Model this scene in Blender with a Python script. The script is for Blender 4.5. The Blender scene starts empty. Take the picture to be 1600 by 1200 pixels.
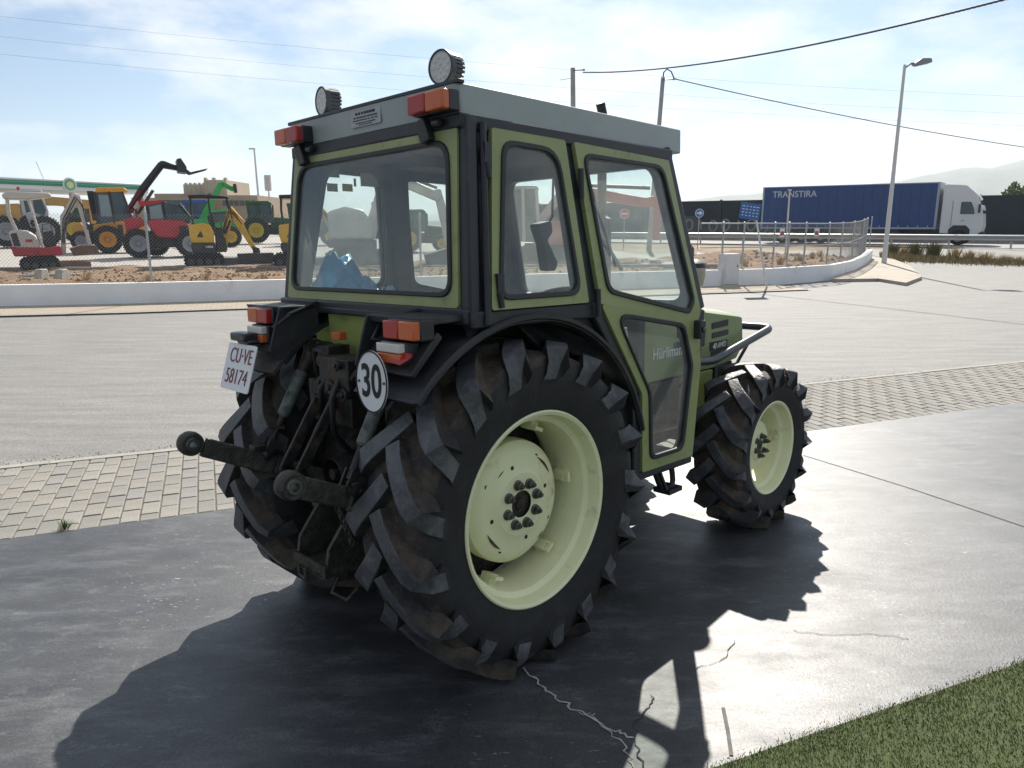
import bpy, math, random
from math import sin, cos, pi, radians
from mathutils import Vector, Matrix
random.seed(7)
C = bpy.context.scene.collection
S = bpy.context.scene
# ---------------------------------------------------------------- camera
CAM_H = 1.72; FPX = 1150.0; PITCH = radians(12.2)
cam_d = bpy.data.cameras.new('camera'); cam = bpy.data.objects.new('camera', cam_d); C.objects.link(cam)
cam.location = (0, 0, CAM_H); cam.rotation_euler = (pi/2 - PITCH, 0, 0)
cam_d.sensor_width = 36.0; cam_d.lens = 36.0*FPX/1600.0; cam_d.clip_start = .05; cam_d.clip_end = 30000
S.camera = cam
# ---------------------------------------------------------------- light
SUN_AZ, SUN_EL = radians(11.5), radians(38.5)
TO_SUN = Vector((sin(SUN_AZ)*cos(SUN_EL), cos(SUN_AZ)*cos(SUN_EL), sin(SUN_EL)))
w = bpy.data.worlds.new('World'); S.world = w; w.use_nodes = True
nt = w.node_tree; nt.nodes.clear()
out = nt.nodes.new('ShaderNodeOutputWorld'); bg = nt.nodes.new('ShaderNodeBackground')
sky = nt.nodes.new('ShaderNodeTexSky'); sky.sky_type = 'NISHITA'; sky.sun_disc = False
sky.sun_elevation = SUN_EL; sky.sun_rotation = SUN_AZ
sky.altitude = 50; sky.air_density = 1.0; sky.dust_density = .6; sky.ozone_density = 1.0
tc = nt.nodes.new('ShaderNodeTexCoord')
mp = nt.nodes.new('ShaderNodeMapping'); mp.inputs['Scale'].default_value = (1.0, 1.0, 2.6)
ns = nt.nodes.new('ShaderNodeTexNoise'); ns.inputs['Scale'].default_value = 4.2; ns.inputs['Detail'].default_value = 9; ns.inputs['Roughness'].default_value = .58
rp = nt.nodes.new('ShaderNodeValToRGB'); rp.color_ramp.elements[0].position = .42; rp.color_ramp.elements[1].position = .62
mx = nt.nodes.new('ShaderNodeMix'); mx.data_type = 'RGBA'; mx.inputs['B'].default_value = (9.6, 9.8, 10.0, 1)
ml = nt.nodes.new('ShaderNodeMath'); ml.operation = 'MULTIPLY'; ml.inputs[1].default_value = .92
nt.links.new(tc.outputs['Generated'], mp.inputs['Vector']); nt.links.new(mp.outputs['Vector'], ns.inputs['Vector'])
nt.links.new(ns.outputs['Fac'], rp.inputs['Fac']); nt.links.new(rp.outputs['Color'], ml.inputs[0]); nt.links.new(ml.outputs[0], mx.inputs['Factor'])
tn = nt.nodes.new('ShaderNodeMix'); tn.data_type = 'RGBA'; tn.blend_type = 'MULTIPLY'; tn.inputs['Factor'].default_value = 1; tn.inputs['B'].default_value = (.68, .83, .99, 1); nt.links.new(sky.outputs['Color'], tn.inputs['A']); nt.links.new(tn.outputs['Result'], mx.inputs['A']); nt.links.new(mx.outputs['Result'], bg.inputs['Color'])
bg.inputs['Strength'].default_value = .053
nt.links.new(bg.outputs['Background'], out.inputs['Surface'])
sun_d = bpy.data.lights.new('sun', 'SUN'); sun_d.energy = 5.0; sun_d.angle = radians(.53); sun_d.color = (1, .94, .85)
sun = bpy.data.objects.new('sun', sun_d); C.objects.link(sun); sun.rotation_euler = TO_SUN.to_track_quat('Z', 'Y').to_euler()
S.view_settings.view_transform = 'Standard'; S.view_settings.look = 'None'; S.view_settings.exposure = 0.85; S.view_settings.gamma = 1
S.cycles.max_bounces = 10; S.cycles.transparent_max_bounces = 24; S.cycles.volume_bounces = 0
S.cycles.use_denoising = True
# ---------------------------------------------------------------- pixel helpers (1600 x 1200 photo pixels)
def ray(x, y):
    xc = (x-800)/FPX; yc = -(y-600)/FPX
    return Vector((xc, cos(PITCH)+yc*sin(PITCH), -sin(PITCH)+yc*cos(PITCH)))
CAM = Vector((0, 0, CAM_H))
def gp(x, y, z=0.0):
    d = ray(x, y); return CAM + d*((z-CAM_H)/d.z)
def at(x, y, Y):
    d = ray(x, y); return CAM + d*(Y/d.y)
# ---------------------------------------------------------------- materials
MATS = {}
def nodes_of(name):
    m = bpy.data.materials.new(name); m.use_nodes = True; MATS[name] = m
    return m, m.node_tree, m.node_tree.nodes['Principled BSDF']
def M(name, col, rough=.6, metal=0.0, var=.2, scale=6.0, bump=0.0, bscale=None, dirt=None, dscale=3.0, dlo=.5, dhi=.7, spec=.5, coat=0.0):
    """principled + colour noise + optional dirt/rust patches + optional fine bump"""
    if name in MATS: return MATS[name]
    m, nt, b = nodes_of(name); L = nt.links
    tc = nt.nodes.new('ShaderNodeTexCoord')
    n = nt.nodes.new('ShaderNodeTexNoise'); n.inputs['Scale'].default_value = scale; n.inputs['Detail'].default_value = 8; n.inputs['Roughness'].default_value = .65
    L.new(tc.outputs['Object'], n.inputs['Vector'])
    r = nt.nodes.new('ShaderNodeValToRGB'); r.color_ramp.elements[0].position = .25; r.color_ramp.elements[1].position = .75
    r.color_ramp.elements[0].color = tuple(c*(1-var) for c in col[:3])+(1,); r.color_ramp.elements[1].color = tuple(min(1, c*(1+var)) for c in col[:3])+(1,)
    L.new(n.outputs['Fac'], r.inputs['Fac']); colout = r.outputs['Color']
    b.inputs['Roughness'].default_value = rough; b.inputs['Metallic'].default_value = metal; b.inputs['Specular IOR Level'].default_value = spec
    if coat: b.inputs['Coat Weight'].default_value = coat; b.inputs['Coat Roughness'].default_value = .15
    if dirt:
        n2 = nt.nodes.new('ShaderNodeTexNoise'); n2.inputs['Scale'].default_value = dscale; n2.inputs['Detail'].default_value = 10; n2.inputs['Roughness'].default_value = .7
        L.new(tc.outputs['Object'], n2.inputs['Vector'])
        r2 = nt.nodes.new('ShaderNodeValToRGB'); r2.color_ramp.elements[0].position = dlo; r2.color_ramp.elements[1].position = dhi
        L.new(n2.outputs['Fac'], r2.inputs['Fac'])
        x = nt.nodes.new('ShaderNodeMix'); x.data_type = 'RGBA'; x.inputs['B'].default_value = tuple(dirt[:3])+(1,)
        L.new(r2.outputs['Color'], x.inputs['Factor']); L.new(colout, x.inputs['A']); colout = x.outputs['Result']
        ro = nt.nodes.new('ShaderNodeMapRange'); ro.inputs['To Min'].default_value = rough; ro.inputs['To Max'].default_value = max(rough, .8)
        L.new(r2.outputs['Color'], ro.inputs['Value']); L.new(ro.outputs['Result'], b.inputs['Roughness'])
    L.new(colout, b.inputs['Base Color'])
    if bump:
        n3 = nt.nodes.new('ShaderNodeTexNoise'); n3.inputs['Scale'].default_value = bscale or scale*6; n3.inputs['Detail'].default_value = 6
        L.new(tc.outputs['Object'], n3.inputs['Vector'])
        bp = nt.nodes.new('ShaderNodeBump'); bp.inputs['Strength'].default_value = bump; bp.inputs['Distance'].default_value = .02
        L.new(n3.outputs['Fac'], bp.inputs['Height']); L.new(bp.outputs['Normal'], b.inputs['Normal'])
    return m
def glass_mat(name, tint=(.93, .96, .95), dust=.07, dustcol=(.75, .75, .72), smear=.0):
    """thin window glass: see-through + fresnel mirror + a film of dust"""
    m = bpy.data.materials.new(name); m.use_nodes = True; MATS[name] = m
    nt = m.node_tree; nt.nodes.clear(); L = nt.links
    o = nt.nodes.new('ShaderNodeOutputMaterial')
    tr = nt.nodes.new('ShaderNodeBsdfTransparent'); tr.inputs['Color'].default_value = tint+(1,)
    gl = nt.nodes.new('ShaderNodeBsdfGlossy'); gl.inputs['Roughness'].default_value = .03
    lw = nt.nodes.new('ShaderNodeLayerWeight'); pw = nt.nodes.new('ShaderNodeMath'); pw.operation = 'POWER'; pw.inputs[1].default_value = 4.0; L.new(lw.outputs['Facing'], pw.inputs[0])
    fr = nt.nodes.new('ShaderNodeMath'); fr.operation = 'MULTIPLY_ADD'; fr.inputs[1].default_value = .85; fr.inputs[2].default_value = .035; L.new(pw.outputs[0], fr.inputs[0])
    m1 = nt.nodes.new('ShaderNodeMixShader'); L.new(fr.outputs[0], m1.inputs[0]); L.new(tr.outputs[0], m1.inputs[1]); L.new(gl.outputs[0], m1.inputs[2])
    df = nt.nodes.new('ShaderNodeBsdfDiffuse'); df.inputs['Color'].default_value = dustcol+(1,)
    tl = nt.nodes.new('ShaderNodeBsdfTranslucent'); tl.inputs['Color'].default_value = dustcol+(1,)
    md = nt.nodes.new('ShaderNodeMixShader'); md.inputs[0].default_value = .6; L.new(df.outputs[0], md.inputs[1]); L.new(tl.outputs[0], md.inputs[2])
    tc = nt.nodes.new('ShaderNodeTexCoord'); n = nt.nodes.new('ShaderNodeTexNoise'); n.inputs['Scale'].default_value = 5; n.inputs['Detail'].default_value = 10; n.inputs['Roughness'].default_value = .75
    L.new(tc.outputs['Object'], n.inputs['Vector'])
    mr = nt.nodes.new('ShaderNodeMapRange'); mr.inputs['From Min'].default_value = .3; mr.inputs['From Max'].default_value = .75
    mr.inputs['To Min'].default_value = dust*.45; mr.inputs['To Max'].default_value = dust*1.9+smear
    L.new(n.outputs['Fac'], mr.inputs['Value'])
    m2 = nt.nodes.new('ShaderNodeMixShader'); L.new(mr.outputs['Result'], m2.inputs[0]); L.new(m1.outputs[0], m2.inputs[1]); L.new(md.outputs[0], m2.inputs[2])
    L.new(m2.outputs[0], o.inputs['Surface'])
    return m
# ---------------------------------------------------------------- mesh builder
def V3(p): return Vector(p)
class MB:
    def __init__(s): s.v = []; s.f = []; s.m = []
    def add(s, vs, fs, mi=0):
        o = len(s.v); s.v += [tuple(v) for v in vs]
        for f in fs: s.f.append(tuple(i+o for i in f)); s.m.append(mi)
        return s
    def box(s, c, d, rot=None, mi=0):
        hx, hy, hz = d[0]/2, d[1]/2, d[2]/2
        vs = [Vector((x, y, z)) for z in (-hz, hz) for x, y in ((-hx, -hy), (hx, -hy), (hx, hy), (-hx, hy))]
        if rot is not None: vs = [rot @ v for v in vs]
        c = Vector(c)
        return s.add([v+c for v in vs], [(3, 2, 1, 0), (4, 5, 6, 7), (0, 1, 5, 4), (1, 2, 6, 5), (2, 3, 7, 6), (3, 0, 4, 7)], mi)
    def beam(s, p0, p1, w, h, up=(0, 0, 1), mi=0):
        p0 = Vector(p0); p1 = Vector(p1); d = (p1-p0); L = d.length; x = d.normalized(); u = Vector(up)
        y = u.cross(x)
        if y.length < 1e-4: y = Vector((0, 1, 0)).cross(x)
        y.normalize(); z = x.cross(y)
        return s.box((p0+p1)/2, (L, w, h), Matrix((x, y, z)).transposed(), mi)
    def tube(s, pts, r, n=8, mi=0, cap=True, closed=False):
        pts = [Vector(p) for p in pts]; k = len(pts)
        rs = r if isinstance(r, (list, tuple)) else [r]*k
        tang = []
        for i in range(k):
            a = pts[(i-1) % k] if (i > 0 or closed) else pts[i]; b = pts[(i+1) % k] if (i < k-1 or closed) else pts[i]
            tang.append((b-a).normalized())
        ref = Vector((0, 0, 1)) if abs(tang[0].z) < .9 else Vector((1, 0, 0))
        nrm = (ref - tang[0]*ref.dot(tang[0])).normalized(); vs = []
        for i in range(k):
            t = tang[i]; nrm = nrm - t*nrm.dot(t)
            if nrm.length < 1e-5: nrm = t.orthogonal()
            nrm.normalize(); bn = t.cross(nrm)
            for j in range(n):
                a = 2*pi*j/n; vs.append(pts[i] + (nrm*cos(a)+bn*sin(a))*rs[i])
        fs = []
        for i in range(k if closed else k-1):
            for j in range(n):
                a = i*n+j; b = i*n+(j+1) % n; i2 = (i+1) % k; fs.append((a, b, i2*n+(j+1) % n, i2*n+j))
        if cap and not closed: fs += [tuple(range(n-1, -1, -1)), tuple((k-1)*n+j for j in range(n))]
        return s.add(vs, fs, mi)
    def cyl(s, p0, p1, r, r1=None, n=16, mi=0): return s.tube([p0, p1], [r, r if r1 is None else r1], n, mi)
    def lathe(s, prof, c, axis='y', n=32, mi=0, closed=False):
        """prof = [(radius, along)]; axis y: circle in xz"""
        vs = []; k = len(prof); c = Vector(c)
        for i in range(n):
            a = 2*pi*i/n
            for r, t in prof:
                if axis == 'y': vs.append(c+Vector((r*cos(a), t, r*sin(a))))
                elif axis == 'z': vs.append(c+Vector((r*cos(a), r*sin(a), t)))
                else: vs.append(c+Vector((t, r*cos(a), r*sin(a))))
        fs = []
        for i in range(n):
            i2 = (i+1) % n
            for j in range(k if closed else k-1):
                j2 = (j+1) % k; fs.append((i*k+j, i2*k+j, i2*k+j2, i*k+j2))
        return s.add(vs, fs, mi)
    def prism(s, poly, fn, d0, d1, mi=0, mi_side=None):
        """poly in 2-D, fn(a,b,d) -> 3-D"""
        n = len(poly); vs = [fn(a, b, d0) for a, b in poly]+[fn(a, b, d1) for a, b in poly]
        s.add(vs, [tuple(range(n-1, -1, -1)), tuple(range(n, 2*n))], mi)
        o = len(s.v)-2*n
        for i in range(n):
            j = (i+1) % n; s.f.append((o+i, o+j, o+n+j, o+n+i)); s.m.append(mi if mi_side is None else mi_side)
        return s
    def ring(s, outer, inner, fn, d0, d1, mi=0):
        n = len(outer); assert n == len(inner), (n, len(inner))
        vs = [fn(a, b, d0) for a, b in outer]+[fn(a, b, d0) for a, b in inner]+[fn(a, b, d1) for a, b in outer]+[fn(a, b, d1) for a, b in inner]
        fs = []
        for i in range(n):
            j = (i+1) % n
            fs += [(i, j, n+j, n+i), (2*n+i, 3*n+i, 3*n+j, 2*n+j), (i, 2*n+i, 2*n+j, j), (n+i, n+j, 3*n+j, 3*n+i)]
        return s.add(vs, fs, mi)
    def sheet(s, fn, nu, nv, mi=0):
        vs = [fn(i/nu, j/nv) for i in range(nu+1) for j in range(nv+1)]
        return s.add(vs, [(i*(nv+1)+j, (i+1)*(nv+1)+j, (i+1)*(nv+1)+j+1, i*(nv+1)+j+1) for i in range(nu) for j in range(nv)], mi)
    def mirrored(s):
        o = MB(); o.v = [(x, -y, z) for x, y, z in s.v]; o.f = [tuple(reversed(f)) for f in s.f]; o.m = list(s.m); return o
    def mesh(s, name, mats, sharp=35):
        me = bpy.data.meshes.new(name); me.from_pydata(s.v, [], s.f); me.validate()
        for m in (mats if isinstance(mats, (list, tuple)) else [mats]): me.materials.append(m)
        if len(me.polygons) == len(s.m): me.polygons.foreach_set('material_index', s.m)
        me.shade_smooth(); me.set_sharp_from_angle(angle=radians(sharp)); me.update()
        return me
    def build(s, name, mats, parent=None, bevel=0.0, sharp=35, fix=True):
        me = s.mesh(name, mats, sharp)
        if fix:
            import bmesh
            bm = bmesh.new(); bm.from_mesh(me); bmesh.ops.recalc_face_normals(bm, faces=bm.faces); bm.to_mesh(me); bm.free()
        o = bpy.data.objects.new(name, me); C.objects.link(o)
        if parent is not None: o.parent = parent
        if bevel:
            b = o.modifiers.new('bevel', 'BEVEL'); b.width = bevel; b.segments = 2; b.limit_method = 'ANGLE'; b.angle_limit = radians(40); b.harden_normals = False
        return o
def rpoly(pts, r, n=5):
    """fillet the corners of a 2-D polygon; r scalar or list"""
    k = len(pts); outp = []
    for i in range(k):
        p = Vector(pts[i]); a = Vector(pts[i-1])-p; b = Vector(pts[(i+1) % k])-p
        rr = r[i] if isinstance(r, (list, tuple)) else r
        la, lb = a.length, b.length; a.normalize(); b.normalize()
        ang = a.angle(b); t = min(rr/math.tan(ang/2), la*.49, lb*.49)
        p0 = p+a*t; p1 = p+b*t
        for j in range(n+1):
            q = j/n; outp.append(tuple(p0*(1-q)**2+p*2*q*(1-q)+p1*q*q))
    return outp
def text(name, s, size, mat, parent, M4, extrude=.001, sx=1.0, shear=0.0, bold=0.0, align='CENTER'):
    cu = bpy.data.curves.new(name, 'FONT'); cu.body = s; cu.size = size; cu.extrude = extrude; cu.align_x = align; cu.align_y = 'CENTER'
    cu.shear = shear; cu.offset = bold
    o = bpy.data.objects.new(name, cu); C.objects.link(o); o.data.materials.append(mat)
    bpy.context.view_layer.update(); me = bpy.data.meshes.new_from_object(o.evaluated_get(bpy.context.evaluated_depsgraph_get())); me.name = name
    bpy.data.objects.remove(o); me.materials.clear(); me.materials.append(mat); o = bpy.data.objects.new(name, me); C.objects.link(o)
    o.parent = parent; o.matrix_local = M4 @ Matrix.Diagonal((sx, 1, 1, 1)); return o
def axes(o, x, y, z=None):
    x = Vector(x).normalized(); y = Vector(y); y = (y-x*y.dot(x)).normalized(); z = x.cross(y)
    m = Matrix((x, y, z)).transposed().to_4x4(); m.translation = Vector(o); return m
def tag(o, label=None, cat=None, group=None, kind=None):
    if label: o['label'] = label
    if cat: o['category'] = cat
    if group: o['group'] = group
    if kind: o['kind'] = kind
    return o
def empty(name, loc=(0, 0, 0), rz=0.0):
    o = bpy.data.objects.new(name, None); C.objects.link(o); o.location = loc; o.rotation_euler = (0, 0, rz); o.empty_display_size = .2; return o
def copy_tree(o, parent=None):
    c = o.copy(); C.objects.link(c); c.parent = parent
    if parent is not None: c.matrix_parent_inverse = o.matrix_parent_inverse.copy()
    for ch in list(o.children): copy_tree(ch, c)
    return c
# ================================================================ SETTING
EA = Vector((-2.863, 3.839, 0)); EB = Vector((5.089, 7.112, 0))
ED = (EB-EA).normalized(); EN = Vector((-ED.y, ED.x, 0)); SLOPE = math.tan(radians(2.173))
def sd(p): return (Vector((p[0], p[1], 0))-EA).dot(EN)
def zg(s):
    t = min(1, max(0, (s-13.2)/11.0)); return -.02+.42*t*t*(3-2*t)
def ground(x, y, dz=0.0):
    z = 0.0
    for _ in range(30): p = gp(x, y, z); z = .5*z+.5*(zg(sd(p))+dz)
    p.z = zg(sd(p))+dz; return p
def strip_pt(a, d, z=0.0):            # a along the apron edge, d across (away from camera)
    p = EA+ED*a+EN*d; return Vector((p.x, p.y, z))
def apron_pt(a, d, dz=0.0):           # d < 0: on the sloping concrete apron
    return strip_pt(a, d, -d*SLOPE+dz)
def apron_px(x, y, dz=0.0):
    N = Vector((EN.x*SLOPE, EN.y*SLOPE, 1)).normalized(); d = ray(x, y); P = EA+Vector((0, 0, dz))
    return CAM+d*((P-CAM).dot(N)/d.dot(N))
def ad(p): q = Vector((p[0], p[1], 0))-EA; return q.dot(ED), q.dot(EN)
# ---- terrain to the horizon
mb = MB()
ss = [-30, -12, 13.2, 15, 17, 19, 21, 23, 24.2, 30, 60, 120, 300, 900, 2500, 4800]; aa = [-4000, -1500, -400, -120, -60, -30, -10, 10, 30, 60, 120, 400, 1500, 4000]
mb.add([strip_pt(a, d, (zg(d) if d > 0 else -.02)-.06-(.9 if d < 13.1 else 0)) for d in ss for a in aa], [(i*len(aa)+j, i*len(aa)+j+1, (i+1)*len(aa)+j+1, (i+1)*len(aa)+j) for i in range(len(ss)-1) for j in range(len(aa)-1)])
m_earth = M('dry_earth', (.27, .2, .13), .95, var=.35, scale=.35, bump=.6, bscale=3, dirt=(.16, .15, .07), dscale=.12, dlo=.5, dhi=.62)
tag(mb.build('ground', m_earth), kind='structure')
# ---- concrete apron (slopes gently down to the pavement)
def concrete():
    m, nt, b = nodes_of('polished_concrete'); L = nt.links
    tc = nt.nodes.new('ShaderNodeTexCoord')
    def noise(scale, detail=8, rough=.6, sc=(1, 1, 1), rz=0):
        mp = nt.nodes.new('ShaderNodeMapping'); mp.inputs['Scale'].default_value = sc; mp.inputs['Rotation'].default_value = (0, 0, rz); L.new(tc.outputs['Object'], mp.inputs['Vector'])
        n = nt.nodes.new('ShaderNodeTexNoise'); n.inputs['Scale'].default_value = scale; n.inputs['Detail'].default_value = detail; n.inputs['Roughness'].default_value = rough
        L.new(mp.outputs['Vector'], n.inputs['Vector']); return n.outputs['Fac']
    def ramp(f, p0, p1, c0, c1):
        r = nt.nodes.new('ShaderNodeValToRGB'); r.color_ramp.elements[0].position = p0; r.color_ramp.elements[1].position = p1
        r.color_ramp.elements[0].color = c0; r.color_ramp.elements[1].color = c1; L.new(f, r.inputs['Fac']); return r.outputs['Color']
    def mix(f, a, bb, fac=None):
        x = nt.nodes.new('ShaderNodeMix'); x.data_type = 'RGBA'
        for k, v in (('Factor', f), ('A', a), ('B', bb)):
            if hasattr(v, 'is_linked') or hasattr(v, 'node'): L.new(v, x.inputs[k])
            else: x.inputs[k].default_value = v
        return x.outputs['Result']
    base = ramp(noise(1.3, 12, .72), .3, .7, (.012, .0135, .016, 1), (.046, .05, .056, 1))
    streak = ramp(noise(2.0, 12, .74, (1, 3.2, 1), -.38), .5, .78, (0, 0, 0, 1), (1, 1, 1, 1))
    c = mix(streak, base, (.12, .124, .13, 1))
    swirl = ramp(noise(6, 12, .8, (1, 1.8, 1), .5), .55, .72, (0, 0, 0, 1), (.55, .55, .55, 1))
    c = mix(swirl, c, (.19, .193, .195, 1))
    chips = ramp(noise(30, 4, .6, (1, 2.6, 1), -.4), .66, .70, (0, 0, 0, 1), (1, 1, 1, 1))
    area = ramp(noise(.8, 3, .5), .52, .62, (0, 0, 0, 1), (1, 1, 1, 1))
    cm = nt.nodes.new('ShaderNodeMath'); cm.operation = 'MULTIPLY'; L.new(chips, cm.inputs[0]); L.new(area, cm.inputs[1])
    c = mix(cm.outputs[0], c, (.5, .49, .47, 1))
    grain = ramp(noise(160, 3, .6), .35, .7, (.6, .6, .6, 1), (1.5, 1.5, 1.5, 1)); gm = nt.nodes.new('ShaderNodeMix'); gm.data_type = 'RGBA'; gm.blend_type = 'MULTIPLY'; gm.inputs['Factor'].default_value = 1; L.new(c, gm.inputs['A']); L.new(grain, gm.inputs['B']); c = gm.outputs['Result']
    stain = ramp(noise(1.1, 6, .6, (1, 1.6, 1), 1.0), .56, .70, (1, 1, 1, 1), (.45, .45, .46, 1)); sm = nt.nodes.new('ShaderNodeMix'); sm.data_type = 'RGBA'; sm.blend_type = 'MULTIPLY'; sm.inputs['Factor'].default_value = 1; L.new(c, sm.inputs['A']); L.new(stain, sm.inputs['B']); c = sm.outputs['Result']
    L.new(c, b.inputs['Base Color'])
    rr = nt.nodes.new('ShaderNodeMapRange'); rr.inputs['To Min'].default_value = .38; rr.inputs['To Max'].default_value = .62
    L.new(noise(1.6, 12, .78, (1, 2.2, 1), -.38), rr.inputs['Value']); rr.inputs['From Min'].default_value = .3; rr.inputs['From Max'].default_value = .7; L.new(rr.outputs['Result'], b.inputs['Roughness'])
    b.inputs['Specular IOR Level'].default_value = .72
    bp = nt.nodes.new('ShaderNodeBump'); bp.inputs['Strength'].default_value = .3; bp.inputs['Distance'].default_value = .006
    L.new(noise(70, 8, .75), bp.inputs['Height']); L.new(bp.outputs['Normal'], b.inputs['Normal'])
    return m
mb = MB(); n = 14
mb.add([apron_pt(-16+34*i/n, -16+16*j/n-.002, 0) for i in range(n+1) for j in range(n+1)], [(i*(n+1)+j, (i+1)*(n+1)+j, (i+1)*(n+1)+j+1, i*(n+1)+j+1) for i in range(n) for j in range(n)])
m_conc = concrete()
apron = tag(mb.build('concrete_apron', m_conc), kind='structure')
def ground_line(name, px, wid, mat, dz=.003, jit=0.0, sub=6):
    pts = []
    for (x0, y0), (x1, y1) in zip(px[:-1], px[1:]):
        for k in range(sub): t = k/sub; pts.append(apron_px(x0+(x1-x0)*t+random.uniform(-jit, jit), y0+(y1-y0)*t+random.uniform(-jit, jit)*.5, dz))
    pts.append(apron_px(*px[-1], dz)); mb = MB(); vs = []
    for i, p in enumerate(pts):
        d = (pts[min(i+1, len(pts)-1)]-pts[max(i-1, 0)]).normalized(); nn = Vector((-d.y, d.x, 0))*wid*(.5+random.random()*.5 if jit else .5); vs += [p+nn, p-nn]
    mb.add(vs, [(2*i, 2*i+1, 2*i+3, 2*i+2) for i in range(len(pts)-1)])
    return mb.build(name, mat, apron)
m_joint = M('joint_dark', (.03, .03, .03), .9); m_crack = M('crack_dust', (.36, .35, .32), .95, var=.5, scale=40)
m_crackd = M('crack_dark', (.05, .048, .045), .95)
ground_line('expansion_joint', [(1255, 711), (1420, 762), (1640, 836)], .008, m_joint)
ground_line('crack', [(822, 1045), (850, 1075), (880, 1098), (905, 1112), (960, 1140), (990, 1152)], .005, m_crack, jit=6)
ground_line('crack', [(1020, 1085), (1018, 1105), (992, 1130), (995, 1165), (1005, 1199)], .003, m_crackd, jit=4)
ground_line('crack', [(1085, 1045), (1130, 1030), (1148, 1000)], .0018, m_crackd, jit=3)
ground_line('crack', [(1240, 985), (1300, 993), (1360, 990), (1420, 998)], .0018, m_crackd, jit=3)
ground_line('crack', [(905, 1112), (930, 1118), (975, 1165), (990, 1199)], .003, m_crack, jit=6)
ground_line('crack', [(850, 1075), (835, 1100), (842, 1125)], .002, m_crackd, jit=4)
ground_line('scrape', [(1130, 1105), (1137, 1140), (1143, 1180)], .012, M('scrape', (.13, .125, .115), .9, var=.4, scale=30))
# ---- paved strip between apron and road: every paver is a piece
m_sand = M('joint_sand', (.15, .135, .11), .95, var=.3, scale=9)
mb = MB(); W_STRIP = 1.44
mb.add([strip_pt(a, d, -.009) for a in (-16, 18) for d in (0, W_STRIP)], [(0, 2, 3, 1)])
pave = tag(mb.build('pavement', m_sand), kind='structure')
m_pv = [M('paver_%d' % i, c, .88, var=.16, scale=7, bump=.25, bscale=60) for i, c in enumerate([(.215, .203, .18), (.24, .227, .20), (.195, .188, .17), (.228, .21, .182), (.21, .203, .188)])]
PW, PL = .107, .2075
def paver_mesh(mat):
    mb = MB(); a, b, t, e = PW/2-.0032, PL/2-.0032, .0, .006
    mb.add([(-a, -b, -.03), (a, -b, -.03), (a, b, -.03), (-a, b, -.03), (-a, -b, t-e), (a, -b, t-e), (a, b, t-e), (-a, b, t-e), (-a+e, -b+e, t), (a-e, -b+e, t), (a-e, b-e, t), (-a+e, b-e, t)],
           [(0, 1, 5, 4), (1, 2, 6, 5), (2, 3, 7, 6), (3, 0, 4, 7), (4, 5, 9, 8), (5, 6, 10, 9), (6, 7, 11, 10), (7, 4, 8, 11), (8, 9, 10, 11)])
    return mb
pms = [paver_mesh(m).mesh('paver', m) for m in m_pv]
rot = math.atan2(ED.y, ED.x); cells = []
for ci in range(int(-9/PW), int(14/PW)):
    off = (ci % 2)*.5*PL
    k = 0; d = -off
    while d < W_STRIP-.03:
        d0, d1 = max(d, 0), min(d+PL, W_STRIP)
        if d1-d0 > .05: cells.append((ci*PW, d0, d1))
        d += PL
def seen_px(p):
    q = p-CAM; F = Vector((0, cos(PITCH), -sin(PITCH))); U = Vector((0, sin(PITCH), cos(PITCH))); dd = q.dot(F)
    return (800+FPX*q.x/dd, 600-FPX*q.dot(U)/dd, dd)
vis = []
for c in cells:
    p = strip_pt(c[0], (c[1]+c[2])/2); x, y, dd = seen_px(p)
    ok = (-25 < x < 352 or 1262 < x < 1625)
    vis.append((0 if ok else 1, dd, c))
vis.sort(key=lambda t: (t[0], t[1])); rest = MB()
for i, (bad, dd, c) in enumerate(vis):
    p = strip_pt(c[0], (c[1]+c[2])/2, random.uniform(-.003, .001)); sy = (c[2]-c[1])/PL
    if i < 300 and not bad:
        o = bpy.data.objects.new('paver', random.choice(pms)); C.objects.link(o); o.parent = pave; o.location = p
        o.rotation_euler = (random.uniform(-.008, .008), random.uniform(-.008, .008), rot+random.uniform(-.012, .012)); o.scale = (1, sy, 1)
    else:
        src = paver_mesh(None); R = Matrix.Rotation(rot, 3, 'Z'); mi = random.randrange(5)
        rest.add([R @ Vector((v[0], v[1]*sy, v[2]))+p for v in src.v], src.f, mi)
tag(rest.build('paver_field', m_pv, pave, fix=False), kind='stuff')
m_kerb = M('kerb_concrete', (.30, .285, .25), .9, var=.2, scale=5, bump=.3, bscale=50)
mb = MB(); mb.box((0, 0, -.05), (.99, .07, .1)); km = mb.mesh('kerb_stone', m_kerb)
for i in range(-9, 14):
    o = bpy.data.objects.new('kerb_stone', km); C.objects.link(o); o.parent = pave; o.location = strip_pt(i+.5, W_STRIP+.036, .004+random.uniform(-.002, .002)); o.rotation_euler = (0, 0, rot)
# weeds in the paver joints
def tuft(name, loc, h, nblade, spread, mat, label, cat, group=None, stem=0, parent=None):
    mb = MB()
    for k in range(nblade):
        a = random.uniform(0, 2*pi); r = spread*random.random()**.6; b = Vector((cos(a)*r*.35, sin(a)*r*.35, 0)); t = Vector((cos(a)*r, sin(a)*r, h*random.uniform(.5, 1)))
        mid = b.lerp(t, .55)+Vector((0, 0, h*.12)); wd = Vector((-sin(a), cos(a), 0))*max(.0022, h*.018)
        mb.add([b-wd, b+wd, mid+wd*.8, mid-wd*.8, t], [(0, 1, 2, 3), (3, 2, 4)])
    o = mb.build(name, mat, None, fix=False); o.location = loc
    return tag(o, label, cat, group)
m_weed = M('weed_green', (.07, .11, .03), .8, var=.4, scale=30); m_straw = M('dry_straw', (.36, .27, .14), .95, var=.35, scale=12)
tuft('weed', gp(101, 826), .05, 60, .07, m_weed, 'small green weed growing at the edge of the pavers', 'weed')
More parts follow.
